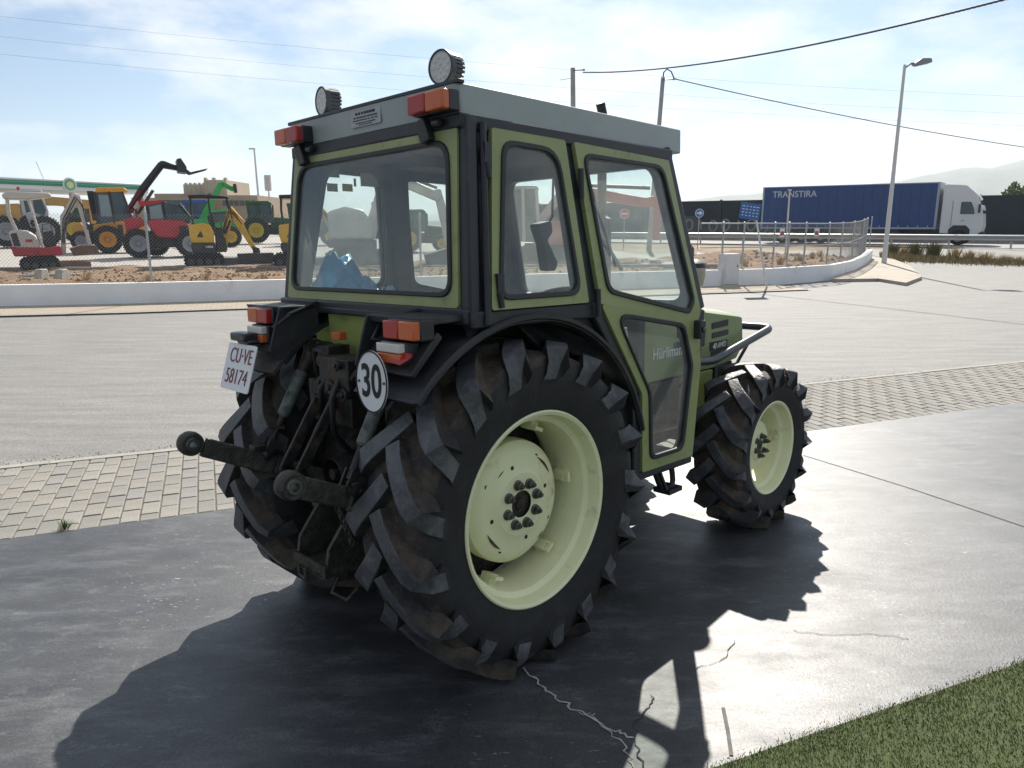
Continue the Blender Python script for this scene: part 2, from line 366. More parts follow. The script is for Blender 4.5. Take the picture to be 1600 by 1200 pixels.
# ---- road
def asphalt(name, c0, c1, sp=.5):
    m, nt, b = nodes_of(name); L = nt.links; tc = nt.nodes.new('ShaderNodeTexCoord')
    def noise(scale, sc=(1, 1, 1), rz=0, d=8):
        mp = nt.nodes.new('ShaderNodeMapping'); mp.inputs['Scale'].default_value = sc; mp.inputs['Rotation'].default_value = (0, 0, rz); L.new(tc.outputs['Object'], mp.inputs['Vector'])
        n = nt.nodes.new('ShaderNodeTexNoise'); n.inputs['Scale'].default_value = scale; n.inputs['Detail'].default_value = d; n.inputs['Roughness'].default_value = .65; L.new(mp.outputs['Vector'], n.inputs['Vector']); return n.outputs['Fac']
    r = nt.nodes.new('ShaderNodeValToRGB'); r.color_ramp.elements[0].position = .3; r.color_ramp.elements[1].position = .7
    r.color_ramp.elements[0].color = c0+(1,); r.color_ramp.elements[1].color = c1+(1,); L.new(noise(.9, (1, 6, 1), -rot), r.inputs['Fac'])
    g = nt.nodes.new('ShaderNodeValToRGB'); g.color_ramp.elements[0].position = .35; g.color_ramp.elements[1].position = .68
    g.color_ramp.elements[0].color = (.72, .72, .72, 1); g.color_ramp.elements[1].color = (1.3, 1.29, 1.27, 1); L.new(noise(75, d=3), g.inputs['Fac'])
    x = nt.nodes.new('ShaderNodeMix'); x.data_type = 'RGBA'; x.blend_type = 'MULTIPLY'; x.inputs['Factor'].default_value = 1; L.new(r.outputs['Color'], x.inputs['A']); L.new(g.outputs['Color'], x.inputs['B'])
    L.new(x.outputs['Result'], b.inputs['Base Color']); b.inputs['Roughness'].default_value = .8; b.inputs['Specular IOR Level'].default_value = sp
    bp = nt.nodes.new('ShaderNodeBump'); bp.inputs['Strength'].default_value = .5; bp.inputs['Distance'].default_value = .01; L.new(noise(110, d=2), bp.inputs['Height']); L.new(bp.outputs['Normal'], b.inputs['Normal'])
    return m
m_road = asphalt('asphalt', (.15, .147, .142), (.228, .223, .215))
mb = MB(); rs = [W_STRIP+.071, 4, 8, 11.3, 13.2]+[13.2+1.1*i for i in range(1, 12)]; ra = [-60, -20, 0, 20, 45, 90]
mb.add([strip_pt(a, d, zg(d)) for d in rs for a in ra], [(i*len(ra)+j, i*len(ra)+j+1, (i+1)*len(ra)+j+1, (i+1)*len(ra)+j) for i in range(len(rs)-1) for j in range(len(ra)-1)])
tag(mb.build('road', m_road), kind='structure')
# grit gathered along the kerb
mb = MB()
for k in range(2600):
    a = random.uniform(-5, 9); d = W_STRIP+.075+abs(random.gauss(0, .09)); p = strip_pt(a, d, -.018); r = random.uniform(.002, .006)
    mb.add([p+Vector((-r, -r, 0)), p+Vector((r, -r*.6, 0)), p+Vector((0, r, 0)), p+Vector((0, 0, r*1.4))], [(0, 1, 3), (1, 2, 3), (2, 0, 3)])
tag(mb.build('gravel', M('grit', (.28, .25, .2), .95), fix=False), kind='stuff')
# ---- far pavement, low white wall, soil behind it
WALL = [ground(-900, 502), ground(0, 482), ground(220, 477), ground(440, 470), ground(1100, 450), ground(1200, 446.5), ground(1300, 438), ground(1335, 429), ground(1352, 419), ground(1362, 408)]
def offset_line(pts, d):
    o = []
    for i, p in enumerate(pts):
        t = (pts[min(i+1, len(pts)-1)]-pts[max(i-1, 0)]); t.z = 0; t.normalize(); o.append(p+Vector((-t.y, t.x, 0))*d)
    return o
def ribbon(mb, A, B, za, zb, mi=0):
    k = len(A); mb.add([Vector((p.x, p.y, p.z+za)) for p in A]+[Vector((p.x, p.y, p.z+zb)) for p in B], [(i, i+1, k+i+1, k+i) for i in range(k-1)], mi)
def brickmat(name, c1, c2, mort, scale, rz):
    m, nt, b = nodes_of(name); L = nt.links; tc = nt.nodes.new('ShaderNodeTexCoord'); mp = nt.nodes.new('ShaderNodeMapping'); mp.inputs['Rotation'].default_value = (0, 0, rz); L.new(tc.outputs['Object'], mp.inputs['Vector'])
    br = nt.nodes.new('ShaderNodeTexBrick'); br.inputs['Color1'].default_value = c1+(1,); br.inputs['Color2'].default_value = c2+(1,); br.inputs['Mortar'].default_value = mort+(1,); br.inputs['Scale'].default_value = scale; br.inputs['Mortar Size'].default_value = .02
    L.new(mp.outputs['Vector'], br.inputs['Vector']); L.new(br.outputs['Color'], b.inputs['Base Color']); b.inputs['Roughness'].default_value = .9; return m
W5 = WALL[:6]
mb = MB(); ribbon(mb, offset_line(W5, -1.62), offset_line(W5, -.0), .035, .045); ribbon(mb, offset_line(W5, -1.621), offset_line(W5, -1.62), -.03, .035)
tag(mb.build('far_pavement', brickmat('far_pavers', (.42, .36, .27), (.37, .32, .25), (.25, .2, .15), 2.5, -rot+.05)), kind='structure')
mb = MB(); ribbon(mb, offset_line(W5, -1.74), offset_line(W5, -1.625), .03, .034)
tag(mb.build('far_kerb', m_kerb), kind='structure')
m_white = M('white_render', (.80, .80, .80), .85, var=.08, scale=1.2, dirt=(.55, .53, .5), dscale=1.3, dlo=.56, dhi=.8, bump=.15, bscale=20)
mb = MB(); inn = offset_line(WALL, .2); H_W = .49
ribbon(mb, WALL, WALL, -.1, H_W); ribbon(mb, WALL, inn, H_W, H_W); ribbon(mb, inn, inn, H_W, -.1)
tag(mb.build('low_wall', m_white), 'low white rendered wall running along the far side of the road and curving at its right end', 'wall')
m_soil = M('bare_soil', (.16, .082, .036), .97, var=.45, scale=2.5, bump=.9, bscale=8, dirt=(.21, .15, .08), dscale=1.6, dlo=.45, dhi=.62)
mb = MB(); si = offset_line(WALL[:5], .2); so = offset_line(WALL[:5], 8.0); nu, nv = 110, 14
def lerp_line(pts, t):
    L = [(pts[i+1]-pts[i]).length for i in range(len(pts)-1)]; s = t*sum(L)
    for i, l in enumerate(L):
        if s <= l or i == len(L)-1: return pts[i].lerp(pts[i+1], s/l)
        s -= l
def soil_fn(u, v):
    a = lerp_line(si, u); b = lerp_line(so, u); p = a.lerp(b, v); from mathutils import noise as N
    return Vector((p.x, p.y, .40+.06*v+.09*N.noise(Vector((p.x*.9, p.y*.9, 0)))+.05*N.noise(Vector((p.x*3, p.y*3, 2)))))
mb.sheet(soil_fn, nu, nv); tag(mb.build('soil_bed', m_soil), kind='structure')
mb = MB()
for k in range(1500):
    u = random.uniform(.28, .98); v = random.random()*.7; p = soil_fn(u, v); r = random.uniform(.02, .07); a = random.random()*6
    mb.add([p+Vector((cos(a+q)*r, sin(a+q)*r, random.uniform(-.01, .015))) for q in (0, 2.1, 4.2)]+[p+Vector((0, 0, r*random.uniform(.4, 1)))], [(0, 1, 3), (1, 2, 3), (2, 0, 3)])
tag(mb.build('debris', M('clods', (.2, .12, .06), .97, var=.5, scale=4), fix=False), kind='stuff')
# ---- machine yard (paved, a step above the road)
m_yard = brickmat('yard_paving', (.40, .37, .33), (.35, .33, .30), (.22, .2, .18), 1.6, .3)
YK0, YK1 = gp(-300, 423, .42), gp(1120, 416, .42)
yd = (YK1-YK0).normalized(); yn = Vector((-yd.y, yd.x, 0))
mb = MB(); mb.add([YK0-yd*40, YK1, YK1+yn*90, YK0-yd*40+yn*130], [(0, 1, 2, 3)])
tag(mb.build('yard', m_yard), kind='structure')
mb = MB(); mb.beam(YK0-yd*30+Vector((0, 0, -.03)), YK1+Vector((0, 0, -.03)), .14, .2)
tag(mb.build('yard_kerb', M('yard_kerb_stone', (.33, .31, .28), .9, var=.2, scale=2)), kind='structure')
# ---- artificial turf by the camera
t0 = apron_px(1085, 1212); t1 = apron_px(1610, 1032); a0 = ad(t0); a1 = ad(t1)
td = (Vector(a1)-Vector(a0)).normalized(); tn = Vector((td.y, -td.x))
def turf_pt(s, d, dz): q = Vector(a0)+td*s+tn*d; return apron_pt(q.x, q.y, dz)
mb = MB(); mb.add([turf_pt(-1.5, 0, .006), turf_pt(6, 0, .006), turf_pt(6, 5, .006), turf_pt(-1.5, 5, .006)], [(0, 1, 2, 3)])
tag(mb.build('turf_base', M('turf_backing', (.05, .07, .02), .95, var=.3, scale=30)), kind='structure')
mb = MB(); m_blade = M('turf_blade', (.12, .155, .05), .6, var=.5, scale=5)
m_blade2 = M('turf_blade_pale', (.21, .215, .085), .65, var=.4, scale=20)
for k in range(60000):
    s = random.uniform(-.6, 2.1); d = random.random()**1.3*1.1-.004
    if d > .35+.5*s+.6: continue
    h = random.uniform(.005, .014); a = random.uniform(0, 2*pi); lean = random.uniform(.2, .9)*h; wv = .0016
    p = turf_pt(s+random.gauss(0, .004), d+(random.gauss(0, .012) if d < .04 else 0), .006); t = p+Vector((cos(a)*lean, sin(a)*lean, h)); q = Vector((-sin(a), cos(a), 0))*wv
    mb.add([p-q, p+q, t], [(0, 1, 2)], 1 if random.random() < .35 else 0)
tag(mb.build('grass', [m_blade, m_blade2], fix=False), 'short green artificial turf at the near right corner', 'grass', kind='stuff')
# ================================================================ TRACTOR  (local axes: x forward, y left, z up)
TR = empty('tractor')
TM = Matrix(((.70325, -.71079, -.01443), (.71078, .70253, .03507), (-.01479, -.03492, .99928))).to_4x4(); TM.translation = Vector((-.3658, 3.0262, .0646))
TR.matrix_world = TM
tag(TR, 'lime green and black cab tractor with cream wheel rims parked on the dark concrete', 'tractor')
m_rub = M('tyre_rubber', (.016, .016, .017), .82, var=.3, scale=9, dirt=(.105, .076, .048), dscale=5.5, dlo=.45, dhi=.68, bump=.35, bscale=40)
m_lug = M('tyre_lug_worn_skylit', (.06, .064, .07), .48, var=.35, scale=14, dirt=(.15, .155, .16), dscale=10, dlo=.48, dhi=.7, bump=.3, bscale=60)  # worn lug rubber, with bluish skylight highlights put into its colour
m_side = M('tyre_sidewall', (.013, .013, .014), .75, var=.3, scale=8, dirt=(.03, .03, .03), dscale=4, bump=.15, bscale=50)
m_cream = M('cream_rim_paint', (.80, .80, .50), .40, var=.07, scale=5, dirt=(.34, .25, .13), dscale=7, dlo=.58, dhi=.8)
m_black = M('cab_black', (.018, .021, .026), .45, var=.25, scale=5, dirt=(.07, .075, .08), dscale=5, dlo=.55, dhi=.8)
m_fend = M('fender_black', (.022, .023, .026), .55, var=.3, scale=6, dirt=(.075, .07, .06), dscale=4, dlo=.5, dhi=.75)
m_green = M('lime_paint', (.27, .305, .12), .4, var=.12, scale=5, dirt=(.13, .13, .075), dscale=11, dlo=.56, dhi=.8)
m_greend = M('lime_paint_worn', (.29, .34, .09), .5, var=.15, scale=4, dirt=(.09, .08, .05), dscale=5, dlo=.52, dhi=.75)
m_bonnet = M('bonnet_green', (.22, .275, .12), .38, var=.08, scale=3, dirt=(.16, .18, .09), dscale=5, dlo=.58, dhi=.85)
m_roof = M('roof_grey', (.31, .345, .335), .45, var=.1, scale=3, dirt=(.3, .32, .31), dscale=9, dlo=.56, dhi=.8)
m_lin = M('headliner', (.05, .06, .07), .8, var=.2)
m_seal = M('rubber_seal', (.015, .016, .018), .5, var=.2)
m_iron = M('greasy_iron', (.025, .024, .022), .5, metal=.3, var=.4, scale=12, dirt=(.11, .075, .045), dscale=9, dlo=.52, dhi=.72, bump=.4, bscale=50)
m_rust = M('worn_linkage', (.05, .048, .04), .6, metal=.4, var=.5, scale=20, dirt=(.12, .11, .085), dscale=26, dlo=.48, dhi=.72, bump=.4, bscale=60)
m_bolt = M('bolt_grey', (.13, .13, .12), .45, metal=.8, var=.3, scale=30)
m_red = M('lamp_red', (.38, .03, .025), .2, var=.1); m_or = M('lamp_orange', (.55, .12, .03), .2, var=.1); m_clr = M('lamp_clear', (.6, .58, .52), .15, var=.1)
m_lampd = M('lamp_housing', (.02, .022, .025), .4)
m_plate = M('plate_white', (.72, .72, .72), .4, var=.05); m_ink = M('plate_ink', (.22, .03, .03), .6); m_inkb = M('sign_ink', (.012, .012, .012), .6)
m_glass = glass_mat('cab_glass', (.95, .98, .97), .055)
m_glassd = glass_mat('door_low_glass', (.93, .95, .94), .035)
# ---------------- wheels
def tyre_mb(R, w, rr, nl, lw, dphi, cz, seed=1, lug_h=.036):
    rnd = random.Random(seed); mb = MB(); Rc = R-lug_h; hw = w/2
    prof = [(rr-.012, -hw*.80), (rr+.006, -hw*.86), (rr+.02, -hw*.88), (rr+.35*(Rc-rr), -hw*.99), (rr+.62*(Rc-rr), -hw*1.0), (Rc-.05, -hw*.95), (Rc-.018, -hw*.86), (Rc-.006, -hw*.6), (Rc, 0)]
    prof = prof+[(r, -y) for r, y in reversed(prof[:-1])]
    n = 96; k = len(prof); vs = []; fs = []
    for i in range(n):
        a = 2*pi*i/n
        for r, y in prof: vs.append(Vector((r*cos(a), y, r*sin(a))))
    mb.v += [tuple(v) for v in vs]
    for i in range(n):
        for j in range(k-1):
            mb.f.append((i*k+j, ((i+1) % n)*k+j, ((i+1) % n)*k+j+1, i*k+j+1)); mb.m.append(2 if (j < 5 or j >= k-6) else 0)
    for sg in (-1, 1):
        for q in range(nl):
            a0 = 2*pi*(q+(.5 if sg > 0 else 0))/nl+rnd.uniform(-.012, .012); st = []; K = 7
            for i in range(K):
                t = i/(K-1); y = sg*(-.012+t*(hw*.97+.012)); ph = a0+dphi*(t**.85)     # the centre leads, the shoulder trails
                top = R-(.0 if t < .8 else (t-.8)/.2*.018); st.append((y, ph, top, Rc-.02-(.03 if t > .8 else 0), t))
            st.append((sg*hw*1.012, a0+dphi*1.08, R-.07, Rc-.095, 1.05)); st.append((sg*hw*1.015, a0+dphi*1.16, R-.42*(R-rr), R-.5*(R-rr), 1.1)); st.append((sg*hw*1.0, a0+dphi*1.2, R-.52*(R-rr), R-.58*(R-rr), 1.12))
            o = len(mb.v)
            for i, (y, ph, top, base, t) in enumerate(st):
                y0, p0 = st[max(i-1, 0)][:2]; y1, p1 = st[min(i+1, len(st)-1)][:2]
                d = Vector((y1-y0, (p1-p0)*R)); d.normalize(); nx, ny = -d.y, d.x
                wt = lw*(.5+.12*t); wb = wt*1.45
                for ww, rad in ((-wb, base), (-wt, top), (wt, top), (wb, base)):
                    yy = y+nx*ww; pp = ph+ny*ww/R
                    if i >= K: yy = y+(0.0 if rad == base else sg*.004); pp = ph+ww/R*sg
                    mb.v.append((rad*cos(pp), yy, rad*sin(pp)))
            for i in range(len(st)-1):
                b = o+4*i
                for j, mi in ((0, 0), (1, 1), (2, 0)): mb.f.append((b+j, b+j+1, b+j+5, b+j+4)); mb.m.append(mi if i < K-1 else (2 if mi != 1 else 1))
            mb.f.append((o, o+1, o+2, o+3)); mb.m.append(0); e = o+4*(len(st)-1); mb.f.append((e+3, e+2, e+1, e)); mb.m.append(2)
    lim = -cz+.003
    mb.v = [(x, y*(1+.05*max(0, 1-(z-lim)/.12)) if z < lim+.12 else y, max(z, lim)) for x, y, z in mb.v]
    return mb
def wheel(name, loc, R, w, rr, nl, lw, dphi, side, disc_in, disc_r, nb, br, bs, rear):
    """side -1 right, +1 left; built for the right, mirrored for the left"""
    W = bpy.data.objects.new(name, None); C.objects.link(W); W.parent = TR; W.location = loc; W.empty_display_size = .1
    def put(mb, nm, mats, par=W, bevel=0, sharp=35): return (mb if side < 0 else mb.mirrored()).build(nm, mats, par, bevel, sharp)
    hw = w/2
    t = put(tyre_mb(R, w, rr, nl, lw, dphi, loc[2], seed=int(R*100)+side), 'tyre', [m_rub, m_lug, m_side], bevel=.008)
    fo = -hw+.022                    # outer flange plane
    mb = MB(); prof = [(rr+.004, fo+.012), (rr+.006, fo), (rr, fo-.004), (rr-.012, fo+.002), (rr-.018, fo+.018), (rr-.022, fo+.05), (rr-.042, fo+.062), (rr-.046, fo+.075), (rr-.052, fo+.2), (rr-.05, hw-.09), (rr-.02, hw-.06), (rr-.01, hw-.03), (rr+.006, hw-.02), (rr+.004, hw-.032)]
    mb.lathe(prof, (0, 0, 0), 'y', 72); rim = put(mb, 'rim', m_cream)
    yd_ = fo+disc_in                 # disc face plane
    mb = MB(); dp = [(.05*disc_r/.23, yd_+.0), (.115*disc_r/.23, yd_-.002), (.135*disc_r/.23, yd_+.012), (.175*disc_r/.23, yd_+.014), (.205*disc_r/.23, yd_+.022), (disc_r*.985, yd_+.045), (disc_r, yd_+.07), (disc_r, yd_+.105), (disc_r*.97, yd_+.107), (disc_r*.95, yd_+.06)]
    mb.lathe(dp, (0, 0, 0), 'y', 56); disc = put(mb, 'disc', m_cream)
    for i in range(8 if rear else 0):
        a = 2*pi*(i+.3)/8; r = disc_r*(.8 if i % 2 else .62); hl = MB(); hl.lathe([(.0001, yd_+.0125-.001 if i % 2 == 0 else yd_+.017), (.0085, yd_+.0115 if i % 2 == 0 else yd_+.0165), (.0085, yd_+.03)], (r*cos(a), 0, r*sin(a)), 'y', 10); put(hl, 'bolt_hole', m_iron, disc)
    mb = MB(); mb.lathe([(.0001, yd_+.012), (.05*disc_r/.23+.012, yd_+.010), (.05*disc_r/.23+.012, yd_+.08)], (0, 0, 0), 'y', 24); mb.lathe([(.0001, yd_+.0), (.022, yd_+.002), (.03, yd_+.02)], (0, 0, 0), 'y', 16); put(mb, 'hub', m_iron)
    if rear:
        for a0, a1, rc, wd in ((25, 58, .19, .005), (205, 236, .186, .006), (118, 132, .165, .003), (300, 312, .2, .003)):
            sc_ = MB(); vs = []; nn = 12
            for i in range(nn+1):
                a = radians(a0+(a1-a0)*i/nn); ww = wd*sin(pi*(i+.3)/(nn+.6))
                for q in (-ww, ww): vs.append(((rc+q)*cos(a), yd_+.0125, (rc+q)*sin(a)))
            sc_.add(vs, [(2*i, 2*i+1, 2*i+3, 2*i+2) for i in range(nn)]); put(sc_, 'rust_scratch', M('rust', (.09, .045, .025), .9, var=.5, scale=60), disc)
    for i in range(nb):
        a = 2*pi*(i+.35)/nb; x, z = br*cos(a), br*sin(a); mb = MB()
        mb.lathe([(bs*1.35, yd_+.003), (bs*1.35, yd_-.006), (bs, yd_-.008)], (x, 0, z), 'y', 14); mb.lathe([(bs, yd_-.006), (bs, yd_-.024), (bs*.55, yd_-.026), (bs*.5, yd_-.036), (.0001, yd_-.036)], (x, 0, z), 'y', 6); put(mb, 'wheel_bolt', m_bolt, sharp=25)
    if rear:
        for i in range(6):
            a = 2*pi*(i+.12)/6; ca, sa = cos(a), sin(a); R3 = Matrix(((ca, 0, -sa), (0, 1, 0), (sa, 0, ca)))
            mb = MB(); 
            def P(r, y, s): return R3 @ Vector((r, y, s))
            q = [(-.022, -.022), (.022, -.022), (.022, .022), (-.022, .022)]; qi = [(x*.45, y*.45) for x, y in q]
            mb.ring(q, qi, lambda s, y, d: P(rr-.075+d, yd_+.035+y*1.1, s), -.008, .006)
            mb.box(P(rr-.06, yd_+.065, 0), (.05, .05, .04), R3); put(mb, 'rim_lug', m_cream)
    return W
for s in (-1, 1):
    wheel('rear_wheel', (0, s*.518, .598), .628, .36, .369, 17, .064, .34, s, .098, .242, 8, .082, .0155, True)
    wheel('front_wheel', (1.936, s*.535, .441), .466, .295, .261, 15, .052, .36, s, .075, .155, 6, .055, .0135, False)
# ---------------- cab: side plane leans in above the sill
def sidev(z): return .629-.12*max(0.0, z-1.326)
def SF(off=0.0): return lambda u, z, d: Vector((u, -(sidev(z)+off+d), z))
def both(mb, name, mats, par=TR, bevel=0, sharp=35):
    a = mb.build(name, mats, par, bevel, sharp); b = mb.mirrored().build(name, mats, par, bevel, sharp); return a, b
FRAME_T = .03
# quarter window
qo = rpoly([(-.110, 1.958), (.270, 1.951), (.326, 1.345), (-.195, 1.348)], .012)
qr = rpoly([(-.070, 1.925), (.222, 1.918), (.284, 1.375), (-.160, 1.378)], [.07, .10, .06, .05])
qg = rpoly([(-.052, 1.905), (.210, 1.898), (.265, 1.395), (-.140, 1.398)], [.06, .09, .05, .04])
mb = MB(); mb.ring(qo, qr, SF(), -.004, .014); Q = both(mb, 'quarter_window', m_green); mb = MB(); mb.ring(qo, qr, SF(), -.03, -.005); both(mb, 'window_lining', m_lin)
for q, s in zip(Q, (-1, 1)):
    mb = MB(); mb.ring(qr, qg, SF(), .0, .022); (mb if s < 0 else mb.mirrored()).build('window_seal', m_seal, q, .004)
    mb = MB(); mb.prism(qg, SF(), .008, .0115); (mb if s < 0 else mb.mirrored()).build('glass', m_glass, q)
    for zc in (1.84, 1.405):
        mb = MB(); mb.cyl((-.150, -(sidev(zc)+.022), zc-.05), (-.158, -(sidev(zc)+.022), zc+.0), .012, n=10); mb.box((-.15, -(sidev(zc)+.012), zc+.03), (.03, .02, .07)); (mb if s < 0 else mb.mirrored()).build('hinge', m_black, q)
# door: upper and lower pane in one green leaf
uo = rpoly([(.322, 1.950), (.965, 1.930), (1.150, 1.262), (1.142, 1.222), (.398, 1.335)], .012)
ur = rpoly([(.362, 1.915), (.915, 1.905), (1.092, 1.305), (1.050, 1.250), (.442, 1.375)], [.05, .08, .05, .03, .07])
ug = rpoly([(.380, 1.895), (.900, 1.886), (1.070, 1.315), (1.036, 1.275), (.462, 1.392)], [.04, .07, .04, .025, .06])
lo = rpoly([(.398, 1.335), (1.142, 1.222), (1.166, 1.000), (1.116, .565), (.700, .575), (.690, .930)], .012)
lr = rpoly([(.478, 1.300), (1.010, 1.212), (1.092, 1.010), (1.030, .612), (.752, .618), (.735, .930)], [.05, .07, .07, .06, .05, .1])
lg = rpoly([(.505, 1.278), (.998, 1.192), (1.070, 1.005), (1.012, .632), (.772, .638), (.757, .925)], [.04, .06, .06, .05, .04, .09])
mb = MB(); mb.ring(uo, ur, SF(), -.004, .014); mb.ring(lo, lr, SF(), -.004, .0141); D = both(mb, 'door', m_green); mb = MB(); mb.ring(uo, ur, SF(), -.03, -.005); mb.ring(lo, lr, SF(), -.0301, -.0051); both(mb, 'door_lining', m_lin)
for q, s in zip(D, (-1, 1)):
    def put(mb, nm, mt, bevel=0): return (mb if s < 0 else mb.mirrored()).build(nm, mt, q, bevel)
    mb = MB(); mb.ring(ur, ug, SF(), 0, .022); put(mb, 'window_seal', m_seal, .004)
    mb = MB(); mb.ring(lr, lg, SF(), 0, .022); put(mb, 'window_seal', m_seal, .004)
    mb = MB(); mb.prism(ug, SF(), .008, .0115); put(mb, 'glass', m_glass)
    mb = MB(); mb.prism(lg, SF(), .008, .0115); put(mb, 'glass', m_glassd)
    mb = MB(); mb.box((1.118, -.655, 1.175), (.05, .05, .085)); mb.cyl((1.118, -.68, 1.175), (1.118, -.692, 1.175), .014, n=12, mi=1); put(mb, 'handle', [m_black, m_bolt], .006)
    for uu, zz in ((.345, 1.80), (.385, 1.345)):
        mb = MB(); mb.cyl((uu-.014, -(sidev(zz)+.024), zz-.06), (uu-.018, -(sidev(zz)+.024), zz+.05), .012, n=10); put(mb, 'hinge', m_black)
    mb = MB(); mb.tube([(.62, -.60, 1.22), (.66, -.59, 1.1), (.67, -.595, 1.02)], .006, 6); put(mb, 'grab_wire', m_clr)
# cab frame members
mb = MB()
def member(pts, w, t, inset=.0):
    for (u0, z0), (u1, z1) in zip(pts[:-1], pts[1:]):
        p0 = Vector((u0, -(sidev(z0)-t/2+.004-inset), z0)); p1 = Vector((u1, -(sidev(z1)-t/2+.004-inset), z1)); mb.beam(p0, p1, w, t, up=(0, -1, 0))
member([(-.232, 1.29), (-.150, 1.99)], .085, .05, .012); member([(.296, 1.99), (.362, 1.30)], .10, .05, .012)
member([(.978, 1.985), (1.185, 1.262), (1.163, 1.0), (1.112, .56)], .05, .06)
member([(-.23, 1.968), (1.02, 1.955)], .05, .05); member([(-.28, 1.318), (.39, 1.312)], .06, .06)
member([(.375, 1.32), (.668, .93), (.672, .54)], .05, .07); member([(.66, .556), (1.13, .545)], .04, .06)
both(mb, 'cab_frame', m_black, TR, .008)
mb = MB()      # hinge covers / gutter lines down the pillar
for s in (-1, 1):
    mb = MB(); mb.tube([(-.215, s*(sidev(1.3)+.012), 1.30), (-.150, s*(sidev(1.97)+.012), 1.97)], .012, 8); mb.build('pillar_gutter', m_black, TR)
pass
# rear window
def RU(z): return -.276+.0895*(z-1.326)
def RF(v, z, d): return Vector((RU(z)-d, v, z))
ro = rpoly([(.572, 1.358), (.528, 1.958), (-.528, 1.958), (-.572, 1.358)], .015)
rr_ = rpoly([(.542, 1.392), (.494, 1.920), (-.494, 1.920), (-.542, 1.392)], [.06, .09, .09, .06])
rg = rpoly([(.522, 1.409), (.476, 1.903), (-.476, 1.903), (-.522, 1.409)], [.05, .08, .08, .05])
mb = MB(); mb.ring(ro, rr_, RF, -.004, .014); rw = mb.build('rear_window', m_green, TR)
mb = MB(); mb.ring(rr_, rg, RF, 0, .022); mb.build('window_seal', m_seal, rw, .004)
mb = MB(); mb.prism(rg, RF, .008, .0115); mb.build('glass', m_glass, rw)
for v in (-.40, .42):
    mb = MB(); mb.beam(RF(v, 1.915, .03), RF(v+.02, 1.99, .045), .05, .03, up=(1, 0, 0)); mb.cyl(RF(v-.07, 1.972, .035), RF(v-.03, 1.972, .035), .014, n=10); mb.build('hinge', m_lampd, rw, .004)
mb = MB()
mb.beam((-.276, -.62, 1.33), (-.276, .62, 1.33), .05, .055); mb.beam((-.213, -.55, 1.972), (-.213, .55, 1.972), .05, .05)
mb.beam((-.258, -.602, 1.31), (-.198, -.538, 1.985), .05, .05, up=(0, 1, 0)); mb.beam((-.258, .602, 1.31), (-.198, .538, 1.985), .05, .05, up=(0, 1, 0))
mb.box((-.293, 0, 1.318), (.02, 1.18, .03))
mb.build('rear_frame', m_black, TR, .008)
# windscreen
def WF(v, z, d): return Vector((1.205-.305*(z-1.262)+d, v, z))
wo = rpoly([(.58, 1.25), (.50, 1.955), (-.50, 1.955), (-.58, 1.25)], .02); wi = rpoly([(.53, 1.30), (.455, 1.91), (-.455, 1.91), (-.53, 1.30)], .06)
mb = MB(); mb.ring(wo, wi, WF, -.02, .02); ws = mb.build('windscreen', m_black, TR)
mb = MB(); mb.prism(wi, WF, .0, .004); mb.build('glass', m_glass, ws)
mb = MB(); mb.tube([WF(-.05, 1.90, .03), WF(-.10, 1.68, .035), WF(-.13, 1.46, .03)], .006, 6); mb.beam(WF(-.02, 1.72, .03), WF(-.17, 1.44, .03), .012, .015); mb.build('wiper', m_black, ws)
# roof
mb = MB(); ol = rpoly([(-.232, -.548), (1.115, -.542), (1.115, .542), (-.232, .548)], .02, 3)
mb.prism(ol, lambda a, b, d: Vector((a+(.012*(d-1.985)/.11 if a > 0 else -.012*(d-1.985)/.11), b*(1-.018*(d-1.985)/.11), d-.012*max(0, a))), 1.985, 2.092)
mb.build('roof', m_roof, TR, .006)
roof = [o for o in TR.children if o.name.startswith('roof')][0]
mb = MB(); mb.prism([(-.245, -.552), (-.215, -.552), (-.215, .552), (-.245, .552)], lambda a, b, d: Vector((a, b, d)), 2.086, 2.100); mb.build('roof_edge', m_black, roof, .003)
mb = MB(); mb.box((.44, 0, 1.972), (1.22, 1.02, .02)); mb.box((.30, .25, 1.94), (.28, .16, .05)); mb.build('headliner', m_lin, TR)
mb = MB(); mb.prism(rpoly([(.075, 2.018), (-.118, 2.018), (-.118, 2.076), (.075, 2.076)], .004, 2), lambda v, z, d: Vector((-.2395-d, v, z)), 0, .003); stk = mb.build('sticker', M('sticker_grey', (.36, .37, .38), .5), roof)
for i, (zz, ww, hh) in enumerate(((2.065, .13, .009), (2.051, .16, .005), (2.041, .165, .004), (2.031, .13, .004), (2.024, .09, .003))):
    for k in range(7):
        x0 = -.02-ww/2+ww*k/7; mb = MB() if k == 0 else mb; mb.box((-.243, x0+ww/14, zz), (.001, ww/7*random.uniform(.6, .9), hh))
    mb.build('lettering', m_inkb, stk)
for s, half in ((-1, 0), (1, 1)):              # roof marker lamps
    v = s*.458; mb = MB(); mb.box((-.262, v, 2.030), (.05, .19, .068)); mb.box((-.295, v+s*.0475, 2.030), (.035, .092, .062), mi=1); mb.box((-.295, v-s*.046, 2.030), (.035, .092, .062), mi=2)
    mb.build('marker_lamp', [m_lampd, m_or, m_red], roof, .006)
